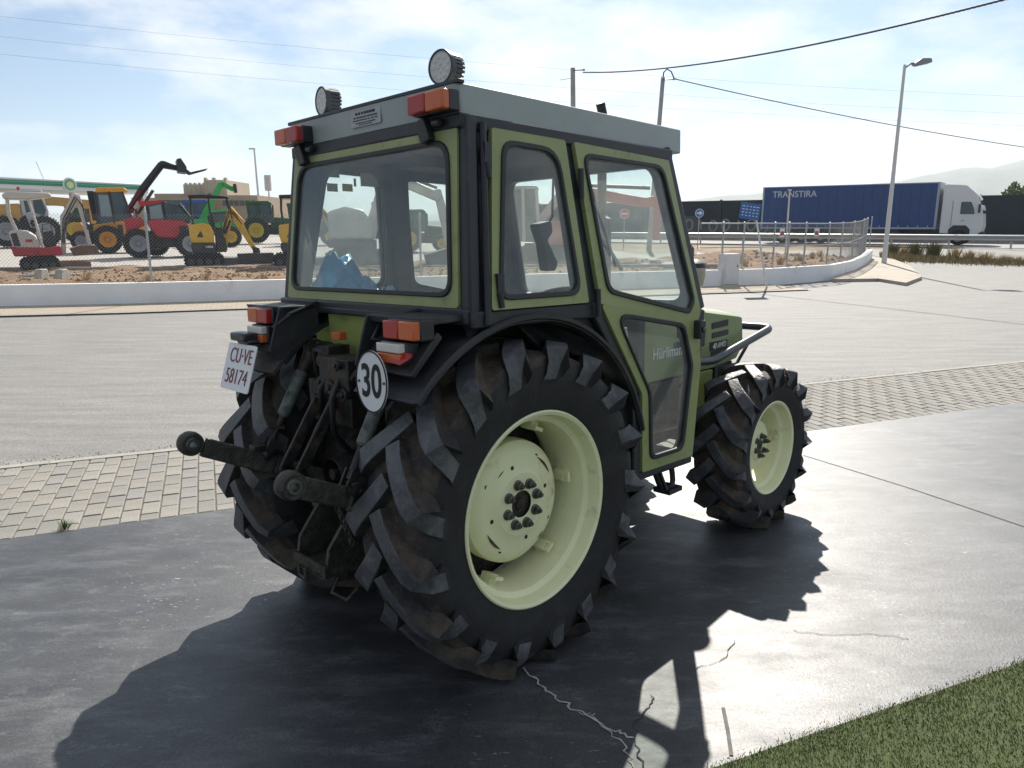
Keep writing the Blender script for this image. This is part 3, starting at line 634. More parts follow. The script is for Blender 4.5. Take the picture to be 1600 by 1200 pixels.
for s in (-1, 1):                              # round LED work lamps on the roof
    v = s*.385; W = bpy.data.objects.new('work_lamp', None); C.objects.link(W); W.parent = TR; W.location = (-.165, v, 2.172); W.rotation_euler = (0, 0, radians(-6*s)); W.empty_display_size = .05
    mb = MB(); mb.lathe([(.0001, .055), (.045, .055), (.05, .05), (.052, .012), (.0585, .008), (.0585, -.012), (.052, -.014)], (0, 0, 0), 'x', 36)
    for i in range(24):
        a = 2*pi*i/24; mb.box((.032, .053*cos(a), .053*sin(a)), (.046, .004, .009), Matrix.Rotation(a, 3, 'X'))
    mb.build('lamp_body', M('led_body', (.06, .065, .07), .45, metal=.5), W)
    mb = MB(); mb.lathe([(.0001, -.010), (.052, -.010)], (0, 0, 0), 'x', 36); mb.build('lens', M('led_lens', (.55, .56, .55), .2, var=.1, scale=60), W)
    for r, k in ((.034, 9), (.013, 4)):
        for i in range(k):
            a = 2*pi*i/k; mb = MB(); mb.lathe([(.0001, -.0135), (.006, -.0125), (.0085, -.010)], (0, r*cos(a), r*sin(a)), 'x', 10); mb.build('led', m_clr, W)
    mb = MB(); mb.box((.02, 0, -.070), (.03, .04, .03)); mb.box((.02, .0, -.082), (.05, .06, .012)); mb.build('bracket', m_black, W)
# exhaust stack and air pre-cleaner ahead of the cab
mb = MB(); mb.tube([(1.52, .23, 1.15), (1.52, .23, 1.30), (1.52, .23, 1.32), (1.52, .23, 1.72), (1.52, .23, 1.74), (1.52, .23, 2.30), (1.50, .23, 2.35)], [.026, .026, .055, .055, .026, .026, .026], 14); mb.build('exhaust_stack', m_iron, TR)
# interior
m_seat = M('seat_vinyl', (.02, .02, .022), .6, var=.3)
mb = MB(); mb.prism(rpoly([(.02, .86), (.46, .9), (.46, .99), (.06, .98)], .03), lambda a, b, d: Vector((a, d, b)), -.23, .23); mb.prism(rpoly([(-.02, .95), (.08, .95), (.02, 1.27), (-.06, 1.26)], .03), lambda a, b, d: Vector((a, d, b)), -.22, .22); mb.box((.22, 0, .76), (.36, .36, .22)); mb.build('seat', m_seat, TR, .015)
mb = MB(); mb.box((.90, 0, .56), (.48, 1.1, .03)); mb.box((.3, 0, .86), (.8, .56, .03)); mb.box((1.16, 0, .88), (.05, .62, .66)); mb.build('cab_floor', m_lin, TR)
mb = MB(); mb.prism(rpoly([(.98, .6), (1.13, .6), (1.13, 1.24), (.93, 1.20)], .03), lambda a, b, d: Vector((a, d, b)), -.15, .15); mb.build('dashboard', m_seat, TR, .01)
mb = MB(); a0 = Vector((.80, 0, 1.26)); mb.tube([a0+Vector((.19*cos(t)*.85, .19*sin(t), .19*cos(t)*.5)) for t in [2*pi*i/28 for i in range(28)]], .012, 8, closed=True); mb.tube([a0, (1.0, 0, 1.08)], .018, 8)
for t in (0, 2.1, 4.2): mb.tube([a0, a0+Vector((.19*cos(t)*.85, .19*sin(t), .19*cos(t)*.5))], .008, 6)
mb.build('steering_wheel', m_seat, TR)
mb = MB(); mb.tube([(.30, -.33, .6), (.33, -.34, .95)], .01, 8); mb.lathe([(.0001, .03), (.02, .02), (.022, 0), (.0001, -.02)], (.33, -.34, .96), 'z', 12); mb.build('levers', m_seat, TR)
mb = MB(); mb.prism(rpoly([(.98, 1.70), (1.09, 1.72), (1.10, 1.66), (1.06, 1.62), (1.14, 1.50), (1.12, 1.46), (1.06, 1.46), (1.03, 1.60)], .018), lambda a, b, d: Vector((a-.07, d, b-.02)), .17, .23); mb.tube([(1.0, .2, 1.66), (1.06, .2, 1.72), (1.07, .2, 1.92)], .008, 6); mb.build('inside_mirror', m_seat, TR, .01)
for (u, z, ww, hh, mm) in ((-.03, 1.905, .06, .038, M('sticker_green', (.06, .33, .2), .5)), (-.035, 1.842, .055, .036, M('sticker_khaki', (.4, .36, .2), .5)), (.045, 1.845, .055, .034, M('sticker_yellow', (.6, .5, .1), .5)), (.165, 1.885, .1, .06, M('sticker_pale', (.55, .56, .5), .5)), (.085, 1.87, .012, .036, m_inkb)):
    mb = MB(); mb.box((u, sidev(z)-.004, z), (ww, .002, hh)); mb.build('sticker', mm, Q[1])
# fenders: arch sheets over the rear wheels
def arc(R, a0, a1, n): return [(R*cos(radians(a0+(a1-a0)*i/n)), .598+R*sin(radians(a0+(a1-a0)*i/n))) for i in range(n+1)]
for s in (-1, 1):
    mb = MB(); A = arc(.715, 14, 138, 26); Bn = arc(.70, 14, 138, 26)
    for (x0, z0), (x1, z1), (xi0, zi0), (xi1, zi1) in zip(A[:-1], A[1:], Bn[:-1], Bn[1:]):
        vs = [(x0, s*.29, z0), (x1, s*.29, z1), (x1, s*.645, z1), (x0, s*.645, z0), (xi0, s*.29, zi0), (xi1, s*.29, zi1), (xi1, s*.645, zi1), (xi0, s*.645, zi0)]
        mb.add(vs, [(0, 1, 2, 3), (7, 6, 5, 4), (3, 2, 6, 7), (0, 4, 5, 1)])
    mb.tube([(x*1.0, s*.645, z) for x, z in A], .012, 6)
    f = mb.build('fender', m_fend, TR)
    mb = MB(); poly = [(x, z) for x, z in arc(.70, 22, 117, 20)]+[(-.30, .84), (.3, .82)]
    mb.prism(poly, lambda a, b, d: Vector((a, d, b)), s*.285, s*.297); mb.build('fender_side', m_greend, f)
    # dark side skirt filling between fender arch, sill and door frame
    mb = MB(); top = [(-.27, 1.29), (.36, 1.29), (.655, .90), (.66, .60)]; ar = arc(.70, 2, 112, 18)
    mb.prism(top+ar, lambda a, b, d: Vector((a, d, b)), s*.585, s*.60); mb.build('side_panel', m_fend, f)
    # rear lamp bracket
    mb = MB(); mb.prism([(-.30, 1.335), (-.475, 1.335), (-.53, 1.17), (-.46, 1.10), (-.30, 1.25)], lambda a, b, d: Vector((a, d, b)), s*.30, s*.31); mb.prism([(-.28, 1.318), (-.46, 1.312), (-.47, 1.338), (-.28, 1.338)], lambda a, b, d: Vector((a, d, b)), s*.30, s*.60)
    mb.prism([(-.40, 1.29), (-.52, 1.16), (-.50, 1.15), (-.38, 1.27)], lambda a, b, d: Vector((a, d, b)), s*.31, s*.60)
    mb.build('lamp_bracket', m_fend, f, .004)
    v0 = s*.45 if s > 0 else s*.515
    t = bpy.data.objects.new('tail_lamp', None); C.objects.link(t); t.parent = TR; t.empty_display_size = .05
    mb = MB(); mb.box((-.445, v0, 1.298), (.06, .175, .07)); mb.build('lamp_housing', m_lampd, t, .006)
    mb = MB(); mb.box((-.485, v0+s*.043, 1.298), (.03, .082, .060)); mb.build('lens', m_or, t, .005)
    mb = MB(); mb.box((-.485, v0-s*.041, 1.298), (.03, .082, .060)); mb.build('lens', m_red, t, .005)
    v1 = s*.43 if s > 0 else s*.492; i = bpy.data.objects.new('indicator_lamp', None); C.objects.link(i); i.parent = TR; i.empty_display_size = .05
    mb = MB(); mb.box((-.475, v1, 1.225), (.055, .14, .072)); mb.build('lamp_housing', m_lampd, i, .006)
    mb = MB(); mb.box((-.512, v1, 1.242), (.028, .125, .030)); mb.build('lens', m_clr, i, .004)
    mb = MB(); mb.box((-.512, v1, 1.209), (.028, .125, .032)); mb.build('lens', m_or, i, .004)
    mb = MB(); mb.tube([(-.42, v1-s*.09, 1.24), (-.50, v1-s*.12, 1.26), (-.44, v1-s*.15, 1.31), (-.30, v1-s*.12, 1.345)], .008, 8); mb.build('lamp_cable', m_seal, TR)
mb = MB(); mb.prism(rpoly([(-.50, 1.235), (-.60, 1.228), (-.575, 1.195), (-.52, 1.20)], .008, 2), lambda v, z, d: Vector((-.50-d-(.0 if z > 1.21 else .03), v, z)), 0, .008); mb.build('reflector', m_red, TR)
# plate lamp, number plate, speed disc
mb = MB(); mb.box((-.555, .465, 1.215), (.06, .13, .035)); mb.box((-.53, .44, 1.195), (.09, .10, .02)); mb.build('plate_lamp', m_lampd, TR, .008)
PT = Vector((-.565, .447, 1.185)); PBm = Vector((-.622, .449, 1.000)); pz = (PT-PBm).normalized(); py = Vector((0, -1, 0)); 
pm = axes((PT+PBm)/2, py, pz)
pl = MB().prism(rpoly([(-.125, -.097), (.125, -.097), (.125, .097), (-.125, .097)], .012, 3), lambda a, b, d: Vector((a, b, d)), 0, .003).build('number_plate', m_plate, TR); pl.matrix_local = pm
text('lettering', 'CU·VE', .088, m_ink, pl, Matrix.Translation((.008, .045, .0045)), .0008, .80, bold=-.0005)
text('lettering', '58174', .088, m_ink, pl, Matrix.Translation((.0, -.042, .0045)), .0008, .88, bold=-.0005)
sg = MB().prism([(.073*cos(2*pi*i/40), .104*sin(2*pi*i/40)) for i in range(40)], lambda a, b, d: Vector((a, b, d)), 0, .004).build('speed_disc', m_plate, TR)
sg.matrix_local = axes((-.55, -.435, 1.128), (.16, -1, 0), (0.02, -.10, 1))
MB().ring([(.073*cos(2*pi*i/40), .104*sin(2*pi*i/40)) for i in range(40)], [(.068*cos(2*pi*i/40), .099*sin(2*pi*i/40)) for i in range(40)], lambda a, b, d: Vector((a, b, d)), .0041, .006).build('rim_line', m_inkb, sg)
text('lettering', '30', .155, m_inkb, sg, Matrix.Translation((0, -.002, .0055)), .0008, .62, bold=.0025)
for x in (-.058, .058): MB().lathe([(.0001, .008), (.005, .007), (.006, .003)], (x, 0, 0), 'z', 8).build('screw', m_bolt, sg)
# rear body, hydraulics, linkage
mb = MB(); mb.prism([(-.262, 1.30), (-.262, 1.05), (-.20, .80), (.0, .80), (.0, 1.30)], lambda a, b, d: Vector((a, d, b)), -.285, .285); mb.build('rear_panel', m_greend, TR)
mb = MB(); mb.prism(rpoly([(-.34, .40), (.95, .42), (.95, .82), (-.22, .92), (-.34, .80)], .03), lambda a, b, d: Vector((a, d, b)), -.17, .17)
for s in (-1, 1): mb.tube([(0, s*.1, .598), (0, s*.2, .598), (0, s*.21, .598), (0, s*.36, .598), (0, s*.37, .598), (0, s*.42, .598)], [.15, .15, .29, .30, .12, .1], 28)
mb.box((-.11, 0, .62), (.30, .56, .60)); mb.build('transmission', m_iron, TR, .01)  # rear box added to block the view of the sunlit left rim
for s in (-1, 1):
    mb = MB(); mb.lathe([(.0001, s*.352), (.350, s*.352), (.358, s*.362), (.350, s*.372), (.0001, s*.372)], (0, 0, .598), 'y', 48); mb.build('added_dark_disc', m_iron, TR)  # dark disc added to hide the sunlit inside of the rim
mb = MB(); mb.box((-.33, .02, .98), (.22, .30, .16)); mb.box((-.40, -.05, 1.10), (.12, .2, .12)); mb.box((-.36, .1, 1.15), (.1, .08, .08))
for (x, y, z, r) in ((-.44, .06, 1.14, .02), (-.46, -.03, 1.05, .022), (-.45, .05, 1.06, .018), (-.47, -.1, 1.14, .016), (-.46, -.12, 1.03, .02), (-.44, .12, .98, .02)):
    mb.tube([(x+.08, y, z), (x, y, z)], r, 10); mb.tube([(x, y, z), (x-.012, y, z)], r*1.35, 6); mb.tube([(x-.012, y, z), (x-.02, y, z)], r*.6, 8)
mb.build('hydraulic_valves', m_iron, TR, .006)
mb = MB()
for pts in ([(-.42, .0, 1.12), (-.50, .04, 1.02), (-.46, .10, .90), (-.36, .12, .80)], [(-.44, -.08, 1.10), (-.53, -.10, 1.0), (-.50, -.05, .88), (-.38, -.02, .78)], [(-.40, .1, 1.16), (-.42, .2, 1.2), (-.36, .25, 1.1), (-.32, .22, .9)], [(-.44, -.14, 1.08), (-.47, -.22, 1.14), (-.38, -.26, 1.2), (-.3, -.24, 1.05)]):
    P = [Vector(p) for p in pts]; mb.tube([P[0].lerp(P[1], t)*(1-t)+P[1].lerp(P[2], t)*t if t < .5 else P[1].lerp(P[2], t)*(1-t)+P[2].lerp(P[3], t)*t for t in [i/10 for i in range(11)]], .011, 8)
mb.build('hydraulic_hoses', m_seal, TR)
mb = MB(); mb.cyl((-.36, .055, 1.215), (-.36, .055, 1.245), .032, n=6); mb.build('filler_cap', m_or, TR, .003)
mb = MB()                                   # top-link frame: two slanting flats
for v in (-.035, .075):
    mb.beam((-.34, v, 1.0), (-.46, v, .985), .014, .045); mb.beam((-.455, v, .99), (-.62, v, .74), .014, .045); mb.beam((-.62, v, .76), (-.58, v, .70), .014, .05)
mb.cyl((-.35, -.05, .99), (-.35, .09, .99), .018, n=12); mb.build('top_link_bracket', m_iron, TR, .004)
for s in (-1, 1):
    ball = Vector((-.84, s*.385, .832)); piv = Vector((-.10, s*.235, .50)); mid = ball.lerp(piv, .42)+Vector((0, s*.005, -.008))
    A_ = bpy.data.objects.new('lower_link', None); C.objects.link(A_); A_.parent = TR; A_.empty_display_size = .05
    mb = MB(); mb.beam(ball.lerp(mid, .14), mid, .026, .075); mb.beam(mid+Vector((.0, 0, 0)), piv, .026, .075); mb.beam(ball.lerp(mid, .72)+Vector((0, s*.022, 0)), mid.lerp(piv, .35)+Vector((0, s*.024, 0)), .02, .085); mb.build('bar', m_rust, A_, .006)
    mb = MB(); mb.lathe([(.024, -.026), (.040, -.028), (.046, -.020), (.048, 0), (.046, .020), (.040, .028), (.024, .026)], ball, 'y', 28); mb.build('eye', m_rust, A_)
    mb = MB(); mb.lathe([(.014, -.034), (.024, -.034), (.034, -.018), (.037, 0), (.034, .018), (.024, .034), (.014, .034)], ball, 'y', 24, closed=True); mb.build('ball', m_bolt, A_)
    mb = MB(); q = ball.lerp(mid, .85); mb.box(q+Vector((0, s*.02, .05)), (.07, .05, .05)); mb.cyl(q+Vector((0, -.05, .04)), q+Vector((0, .06, .04)), .012, n=8); mb.build('stop', m_iron, A_, .004)
    # lift rod
    top = Vector((-.335, s*.30, 1.165)) if s > 0 else Vector((-.40, -.33, 1.13)); bot = ball.lerp(mid, .88)+Vector((0, 0, .03)) if s > 0 else ball.lerp(mid, .72)+Vector((0, 0, .03))
    Lr = bpy.data.objects.new('lift_rod', None); C.objects.link(Lr); Lr.parent = TR; Lr.empty_display_size = .05
    d = (bot-top)
    mb = MB(); mb.tube([top+d*.22, top+d*.24, top+d*.62, top+d*.64], [.018, .026, .026, .018], 14); mb.build('turnbuckle', M('rod_paint', (.12, .14, .12), .55, var=.4, scale=25, dirt=(.03, .03, .028), dscale=24, dlo=.45, dhi=.7), Lr)
    mb = MB(); mb.tube([top+d*.62, bot-d*.08], .013, 10); sx = Vector((0, .02, 0)); mb.beam(bot-d*.16+sx, bot+sx, .008, .035); mb.beam(bot-d*.16-sx, bot-sx, .008, .035); mb.cyl(bot-sx*1.8, bot+sx*1.8, .011, n=8); mb.build('clevis', m_iron, Lr)
    mb = MB(); mb.lathe([(.012, -.024), (.034, -.024), (.038, 0), (.034, .024), (.012, .024)], top, 'y', 18); mb.tube([top+d*.04, top+d*.24], [.03, .02], 12); mb.cyl(top+Vector((0, -.04, 0)), top+Vector((0, .04, 0)), .013, n=8); mb.build('knuckle', m_iron, Lr)
    mb = MB(); mb.beam((-.05, s*.24, 1.10), top, .05, .06); mb.beam((-.05, s*.24, 1.10), (-.12, s*.2, 1.0), .06, .1); mb.build('lift_arm', m_iron, TR, .01)
# check chain
mb = MB(); c0 = Vector((-.66, -.33, .74)); 
for i in range(9):
    p = c0+Vector((.012*i, .006*i, -.026*i)); a = (i % 2)*pi/2; mb.tube([p+Vector((.008*cos(t)*cos(a), .008*cos(t)*sin(a), .018*sin(t))) for t in [2*pi*j/10 for j in range(10)]], .0035, 5, closed=True)
mb.build('check_chain', m_rust, TR)
# pick-up hitch
mb = MB()
for v in (-.105, .105):
    mb.prism([(-.30, .62), (-.44, .60), (-.56, .45), (-.575, .36), (-.50, .33), (-.30, .36)], lambda a, b, d: Vector((a, d+v, b)), -.009, .009)
mb.box((-.50, 0, .345), (.17, .20, .02)); mb.box((-.578, 0, .365), (.014, .23, .05)); mb.box((-.42, 0, .60), (.02, .2, .04)); mb.tube([(-.60, .05, .36), (-.60, .05, .32), (-.60, -.0, .315), (-.60, -.0, .36)], .008, 8)
mb.tube([(-.52, -.1, .33), (-.55, -.1, .275), (-.53, -.17, .26), (-.48, -.17, .29)], .008, 8); mb.build('hitch', m_rust, TR, .003)
mb = MB(); mb.tube([(-.34, 0, .70), (-.46, 0, .70)], .022, 12); mb.lathe([(.06, -.46), (.075, -.40), (.08, -.34)], (0, 0, .70), 'x', 18); mb.build('power_shaft', m_iron, TR)
# engine, bonnet, front axle
mb = MB(); mb.prism(rpoly([(.95, .42), (2.05, .48), (2.05, .80), (.95, .84)], .03), lambda a, b, d: Vector((a, d, b)), -.17, .17); mb.box((1.5, -.2, .74), (.5, .1, .2)); mb.tube([(1.3, -.22, .62), (1.62, -.22, .60)], .06, 14); mb.box((1.95, 0, .44), (.12, .80, .10)); mb.tube([(1.936, -.52, .441), (1.936, .52, .441)], .055, 12); mb.box((2.12, 0, .62), (.16, .30, .26)); mb.build('engine', m_iron, TR, .01)
bp_ = rpoly([(1.16, .86), (1.92, .86), (2.20, .885), (2.275, .96), (2.255, 1.165), (1.75, 1.232), (1.16, 1.248)], [.01, .01, .03, .04, .03, .2, .01], 4)
mb = MB(); nseg = 9
sect = [(-.335, 0), (-.335, 0)]
def bon(a, b, d):      # side profile swept across with a rounded top
    return Vector((a, d, b-(.035*(abs(d)/.28)**4 if b > 1.05 else 0)))
prev = None; ys = [-.28, -.268, -.22, -.13, 0, .13, .22, .268, .28]; k = len(bp_); vs = []; fs = []
for y in ys: vs += [bon(a, b, y) for a, b in bp_]
for i in range(len(ys)-1): fs += [(i*k+j, i*k+(j+1) % k, (i+1)*k+(j+1) % k, (i+1)*k+j) for j in range(k)]
fs += [tuple(range(k)), tuple(range((len(ys)-1)*k, len(ys)*k))]
mb.add(vs, fs); bn = mb.build('bonnet', m_bonnet, TR)
for i, (u0, u1, z0, z1) in enumerate(((1.895, 2.085, 1.085, 1.122), (1.90, 2.09, 1.03, 1.064), (1.895, 2.11, .905, .955))):
    for s in (-1, 1):
        mb = MB(); mb.prism(rpoly([(u0, z0), (u1, z0+.008), (u1, z1+.008), (u0, z1)], .006, 2), lambda a, b, d: Vector((a, s*(.2805+d), b)), -.003, .0015)
        for q in range(3): mb.beam((u0+.004, s*.283, z0+.008+q*.011), (u1-.004, s*.283, z0+.014+q*.011), .003, .003, mi=1)
        mb.build('vent', [m_seal, m_lampd], bn)
for s in (-1, 1):
    mb = MB(); mb.beam((1.2, s*.282, 1.055), (1.86, s*.282, 1.062), .004, .008); mb.beam((1.2, s*.282, .985), (1.86, s*.282, .992), .004, .008); mb.build('moulding', m_green, bn)
    mb = MB(); mb.box((1.66, s*.2812, 1.10), (.26, .003, .06)); mb.box((1.66, s*.2812, 1.02), (.32, .003, .05)); mb.build('decal', m_seal, bn)
    d = -1 if s > 0 else 1
    text('lettering', 'KF', .075, m_plate, bn, axes((1.73, s*.284, 1.10), (d, 0, 0), (0, 0, 1)), .0006, .9, bold=.002)
    text('lettering', '40 AWD', .045, m_plate, bn, axes((1.985, s*.284, .985), (d, 0, .04), (0, 0, 1)), .0006, .9, shear=.25, bold=.001)
    text('lettering', 'Hürlimann', .085, m_plate, bn, axes((1.46, s*.284, 1.0), (d, 0, 0), (0, 0, 1)), .0006, .9, bold=.001)
    mb = MB(); mb.box((1.98, s*.2818, .985), (.2, .003, .052)); mb.build('decal', m_seal, bn)
for s in (-1, 1):
    mb = MB(); mb.prism(rpoly([(1.60, .58), (1.90, .60), (1.92, .85), (1.60, .85)], .01, 2), lambda a, b, d: Vector((a, s*(.255+d), b)), 0, .03); mb.build('side_cover', m_greend, TR, .004)
mb = MB(); mb.box((2.05, 0, .78), (.20, .56, .19)); mb.build('radiator', m_seal, TR)
for s in (-1, 1):
    for i in range(6):
        mb = MB(); mb.box((2.0+.02*i, s*.2815, .78), (.008, .004, .15)); mb.build('louvre', m_lampd, TR)
mb = MB(); mb.box((2.262, 0, 1.02), (.03, .50, .22)); mb.build('grille', m_seal, TR, .01)
# bull bar
def bez(P, n=8):
    P = [Vector(p) for p in P]; o = [P[0]]
    for i in range(1, len(P)-1):
        a = P[i].lerp(P[i-1], min(.5, .07/(P[i]-P[i-1]).length)); b = P[i].lerp(P[i+1], min(.5, .07/(P[i]-P[i+1]).length))
        o += [a.lerp(P[i], t)*(1-t)+P[i].lerp(b, t)*t for t in [j/n for j in range(n+1)]]
    return o+[P[-1]]
m_bar = M('bar_steel', (.05, .058, .065), .35, metal=.4, var=.2)
mb = MB(); mb.tube(bez([(1.52, -.385, .945), (1.72, -.39, .93), (2.46, -.375, 1.055), (2.47, .375, 1.055), (1.72, .39, .93), (1.52, .385, .945)]), .0235, 12); mb.build('bull_bar', m_bar, TR)
mb = MB()
for s in (-1, 1): mb.beam((1.56, s*.385, .93), (1.56, s*.30, .80), .05, .012); mb.beam((2.2, s*.37, 1.01), (2.12, s*.26, .74), .04, .012)
mb.build('bar_bracket', m_bar, TR)
# air pre-cleaner on the bonnet, dark knob beside it, steps
pc = Vector((1.95, -.10, 1.385)); mb = MB(); mb.tube([pc+Vector((0, 0, -.25)), pc+Vector((0, 0, -.06))], .035, 12); st_ = mb.build('stem', m_lampd, TR); mb = MB(); mb.lathe([(.0001, .10), (.05, .098), (.085, .075), (.092, .055), (.088, .05)], pc, 'z', 28); L_ = mb.build('pre_cleaner', m_lampd, TR)
mb = MB(); mb.lathe([(.085, .052), (.088, .0), (.078, -.055), (.05, -.075), (.0001, -.078)], pc, 'z', 28); mb.build('bowl', M('bowl_plastic', (.42, .38, .3), .2, var=.2), L_)
mb = MB(); q = Vector((2.0, -.03, 1.53)); mb.tube([q+Vector((0, 0, -.35)), q], .008, 6); mb.lathe([(.0001, .05), (.03, .045), (.05, .02), (.052, -.03), (.0001, -.05)], q, 'z', 18); mb.build('marker_knob', m_lampd, TR)
for s in (-1, 1):
    mb = MB(); mb.tube(bez([(.855, s*.60, .55), (.925, s*.605, .425), (1.02, s*.605, .425), (.995, s*.60, .55)], 4), .014, 8); mb.box((.975, s*.60, .425), (.11, .09, .022)); mb.beam((.86, s*.60, .56), (.935, s*.605, .42), .05, .012, up=(1, 0, 0)); mb.build('step', m_black, TR, .003)
# blue plastic sheet lying behind the rear window
mb = MB(); from mathutils import noise as NZ
def bag(a, b):
    u = -.20+.22*b; v = .60-.42*a; h = max(0, sin(pi*min(1, a*1.5))**.8)*.13*sin(pi*min(1, b*1.0))**.5+.035*sin(pi*a)*sin(pi*b)
    nn = NZ.noise(Vector((a*5, b*5, 1)))*.05+abs(NZ.noise(Vector((a*9, b*9, 4))))*.05
    return Vector((u+nn*.6, v+nn, 1.365+max(0, h+nn)))
mb.sheet(bag, 34, 20); bg_ = mb.build('plastic_sheet', M('blue_plastic', (.02, .30, .55), .35, var=.25, scale=8), None, sharp=25)
bg_.matrix_world = TM; tag(bg_, 'crumpled blue plastic sheet lying behind the rear window of the green tractor', 'plastic sheet')
mb = MB(); mb.box((-.12, 0, 1.345), (.28, 1.1, .02)); mb.build('parcel_shelf', m_lin, TR)
# ================================================================ MACHINES IN THE YARD
def P_(name, c, **k): return M(name, c, k.pop('rough', .45), var=k.pop('var', .12), scale=k.pop('scale', 2), dirt=k.pop('dirt', tuple(x*.55 for x in c)), dscale=2.5, dlo=.55, dhi=.8, **k)
c_yel = P_('machine_yellow', (.78, .47, .04)); c_white = P_('machine_white', (.58, .55, .50)); c_red = P_('machine_red', (.42, .025, .04)); c_dark = P_('machine_dark', (.028, .03, .033))
c_jgr = P_('machine_green', (.02, .09, .03)); c_lgr = P_('machine_bright_green', (.04, .35, .08)); c_tan = P_('machine_tan', (.42, .25, .08)); c_grey = P_('machine_grey', (.36, .38, .4)); c_rimy = P_('rim_yellow', (.6, .42, .03)); c_rimg = P_('rim_grey', (.3, .31, .33)); c_oran = P_('machine_orange', (.62, .28, .03))
c_track = M('track_rubber', (.018, .017, .016), .9, var=.4, scale=6, bump=.6, bscale=9); c_iron = M('bucket_iron', (.06, .06, .065), .6, var=.3, scale=4, dirt=(.14, .08, .05), dscale=4, dlo=.55, dhi=.75); c_blade = M('blade_rusty', (.16, .10, .06), .8, var=.3, scale=4)
c_glass = M('machine_glass', (.05, .075, .085), .08, var=.2, scale=1); c_redw = P_('machine_faded_red', (.5, .12, .08)); c_seat = M('machine_seat', (.015, .015, .016), .7)
class Side:
    """a machine standing side-on; outlines in photo pixels, thickness in metres (y away from the camera)"""
    def __init__(s, name, label, cat, px, py, z=.42, group=None, depth=None):
        P = gp(px, py, z) if depth is None else at(px, py, depth); s.az = math.atan2(P.x, P.y); s.px, s.py = px, py
        s.root = empty(name, P, -s.az); tag(s.root, label, cat, group)
        s.m = (P-CAM).dot(Vector((0, cos(PITCH), -sin(PITCH))))/FPX; s.c = cos(s.az)
    def q(s, x, y): return ((x-s.px)*s.m*s.c, (s.py-y)*s.m)
    def poly(s, name, pts, y0, y1, mat, bevel=.03, par=None, r=0.0):
        p = [s.q(*a) for a in pts]
        if r: p = rpoly(p, r, 3)
        return MB().prism(p, lambda a, b, d: Vector((a, d, b)), y0, y1).build(name, mat, par or s.root, bevel)
    def tube(s, name, pts, y, r, mat, par=None, n=8): return MB().tube([Vector((s.q(a, b)[0], y, s.q(a, b)[1])) for a, b in pts], r, n).build(name, mat, par or s.root)
    def wheel(s, cx, cy, rpx, y, w, rim, rimr=.55, name='wheel'):
        x, z = s.q(cx, cy); R = rpx*s.m; W = bpy.data.objects.new(name, None); C.objects.link(W); W.parent = s.root; W.location = (x, y, z); W.empty_display_size = .1
        mb = MB(); mb.lathe([(R*rimr, -w*.42), (R*.75, -w*.5), (R*.93, -w*.46), (R*.96, 0), (R*.93, w*.46), (R*.75, w*.5), (R*rimr, w*.42)], (0, 0, 0), 'y', 32)
        for i in range(18):
            for sg in (-1, 1):
                a = 2*pi*(i+.25*sg)/18; c = Vector((R*.97*cos(a), sg*w*.24, R*.97*sin(a))); mb.box(c, (R*.07, w*.46, R*.10), Matrix.Rotation(-a, 3, 'Y'))
        mb.build('tyre', m_side, W)
        mb = MB(); mb.lathe([(.0001, -w*.22), (R*rimr*.35, -w*.24), (R*rimr*.45, -w*.12), (R*rimr*.85, -w*.2), (R*rimr*.9, -w*.4), (R*rimr*1.02, -w*.43)], (0, 0, 0), 'y', 28); mb.build('rim', rim, W)
        for i in range(6): a = 2*pi*i/6; mb = MB() if i == 0 else mb; mb.lathe([(.0001, -w*.30), (R*.04, -w*.29), (R*.04, -w*.2)], (R*rimr*.28*cos(a), 0, R*rimr*.28*sin(a)), 'y', 6)
        mb.build('wheel_nuts', c_iron, W)
        return W
    def tracks(s, x0, x1, y0, y1, half=.72, w=.3):
        for nm, yy in (('track', -half), ('track', half-w)):
            p = [s.q(*a) for a in ((x0, (y0+y1)/2), (x0, y0), (x1, y0), (x1, (y0+y1)/2), (x1, y1), (x0, y1))]; h = (y1-y0)*s.m/2
            pl = rpoly([p[1], p[2], p[4], p[5]], h*.98, 6)
            mb = MB(); mb.prism(pl, lambda a, b, d: Vector((a, d, b)), yy, yy+w); t = mb.build('track', c_track, s.root)
            n = 26; per = []
            for i in range(len(pl)): per.append((Vector(pl[i]), Vector(pl[(i+1) % len(pl)])))
            mb = MB(); tot = sum((b-a).length for a, b in per); step = tot/n; acc = 0
            for a, b in per:
                L = (b-a).length; d = (b-a).normalized() if L > 1e-6 else Vector((1, 0))
                while acc < L: c = a+d*acc; mb.box((c.x, yy+w/2, c.y), (.05, w*1.02, .05), Matrix.Rotation(-math.atan2(d.y, d.x), 3, 'Y')); acc += step
                acc -= L
            mb.build('track_pads', c_track, t)
            k = 4
            for i in range(k):
                cx = x0+(x1-x0)*(i+.7)/(k+.4); xx, zz = s.q(cx, (y0+y1)/2+(y1-y0)*.12); mb = MB(); mb.lathe([(.0001, -.02), (h*.42, -.02), (h*.5, .0), (h*.5, .1)], (xx, yy+.0, zz), 'y', 16); mb.build('roller', c_iron, t)
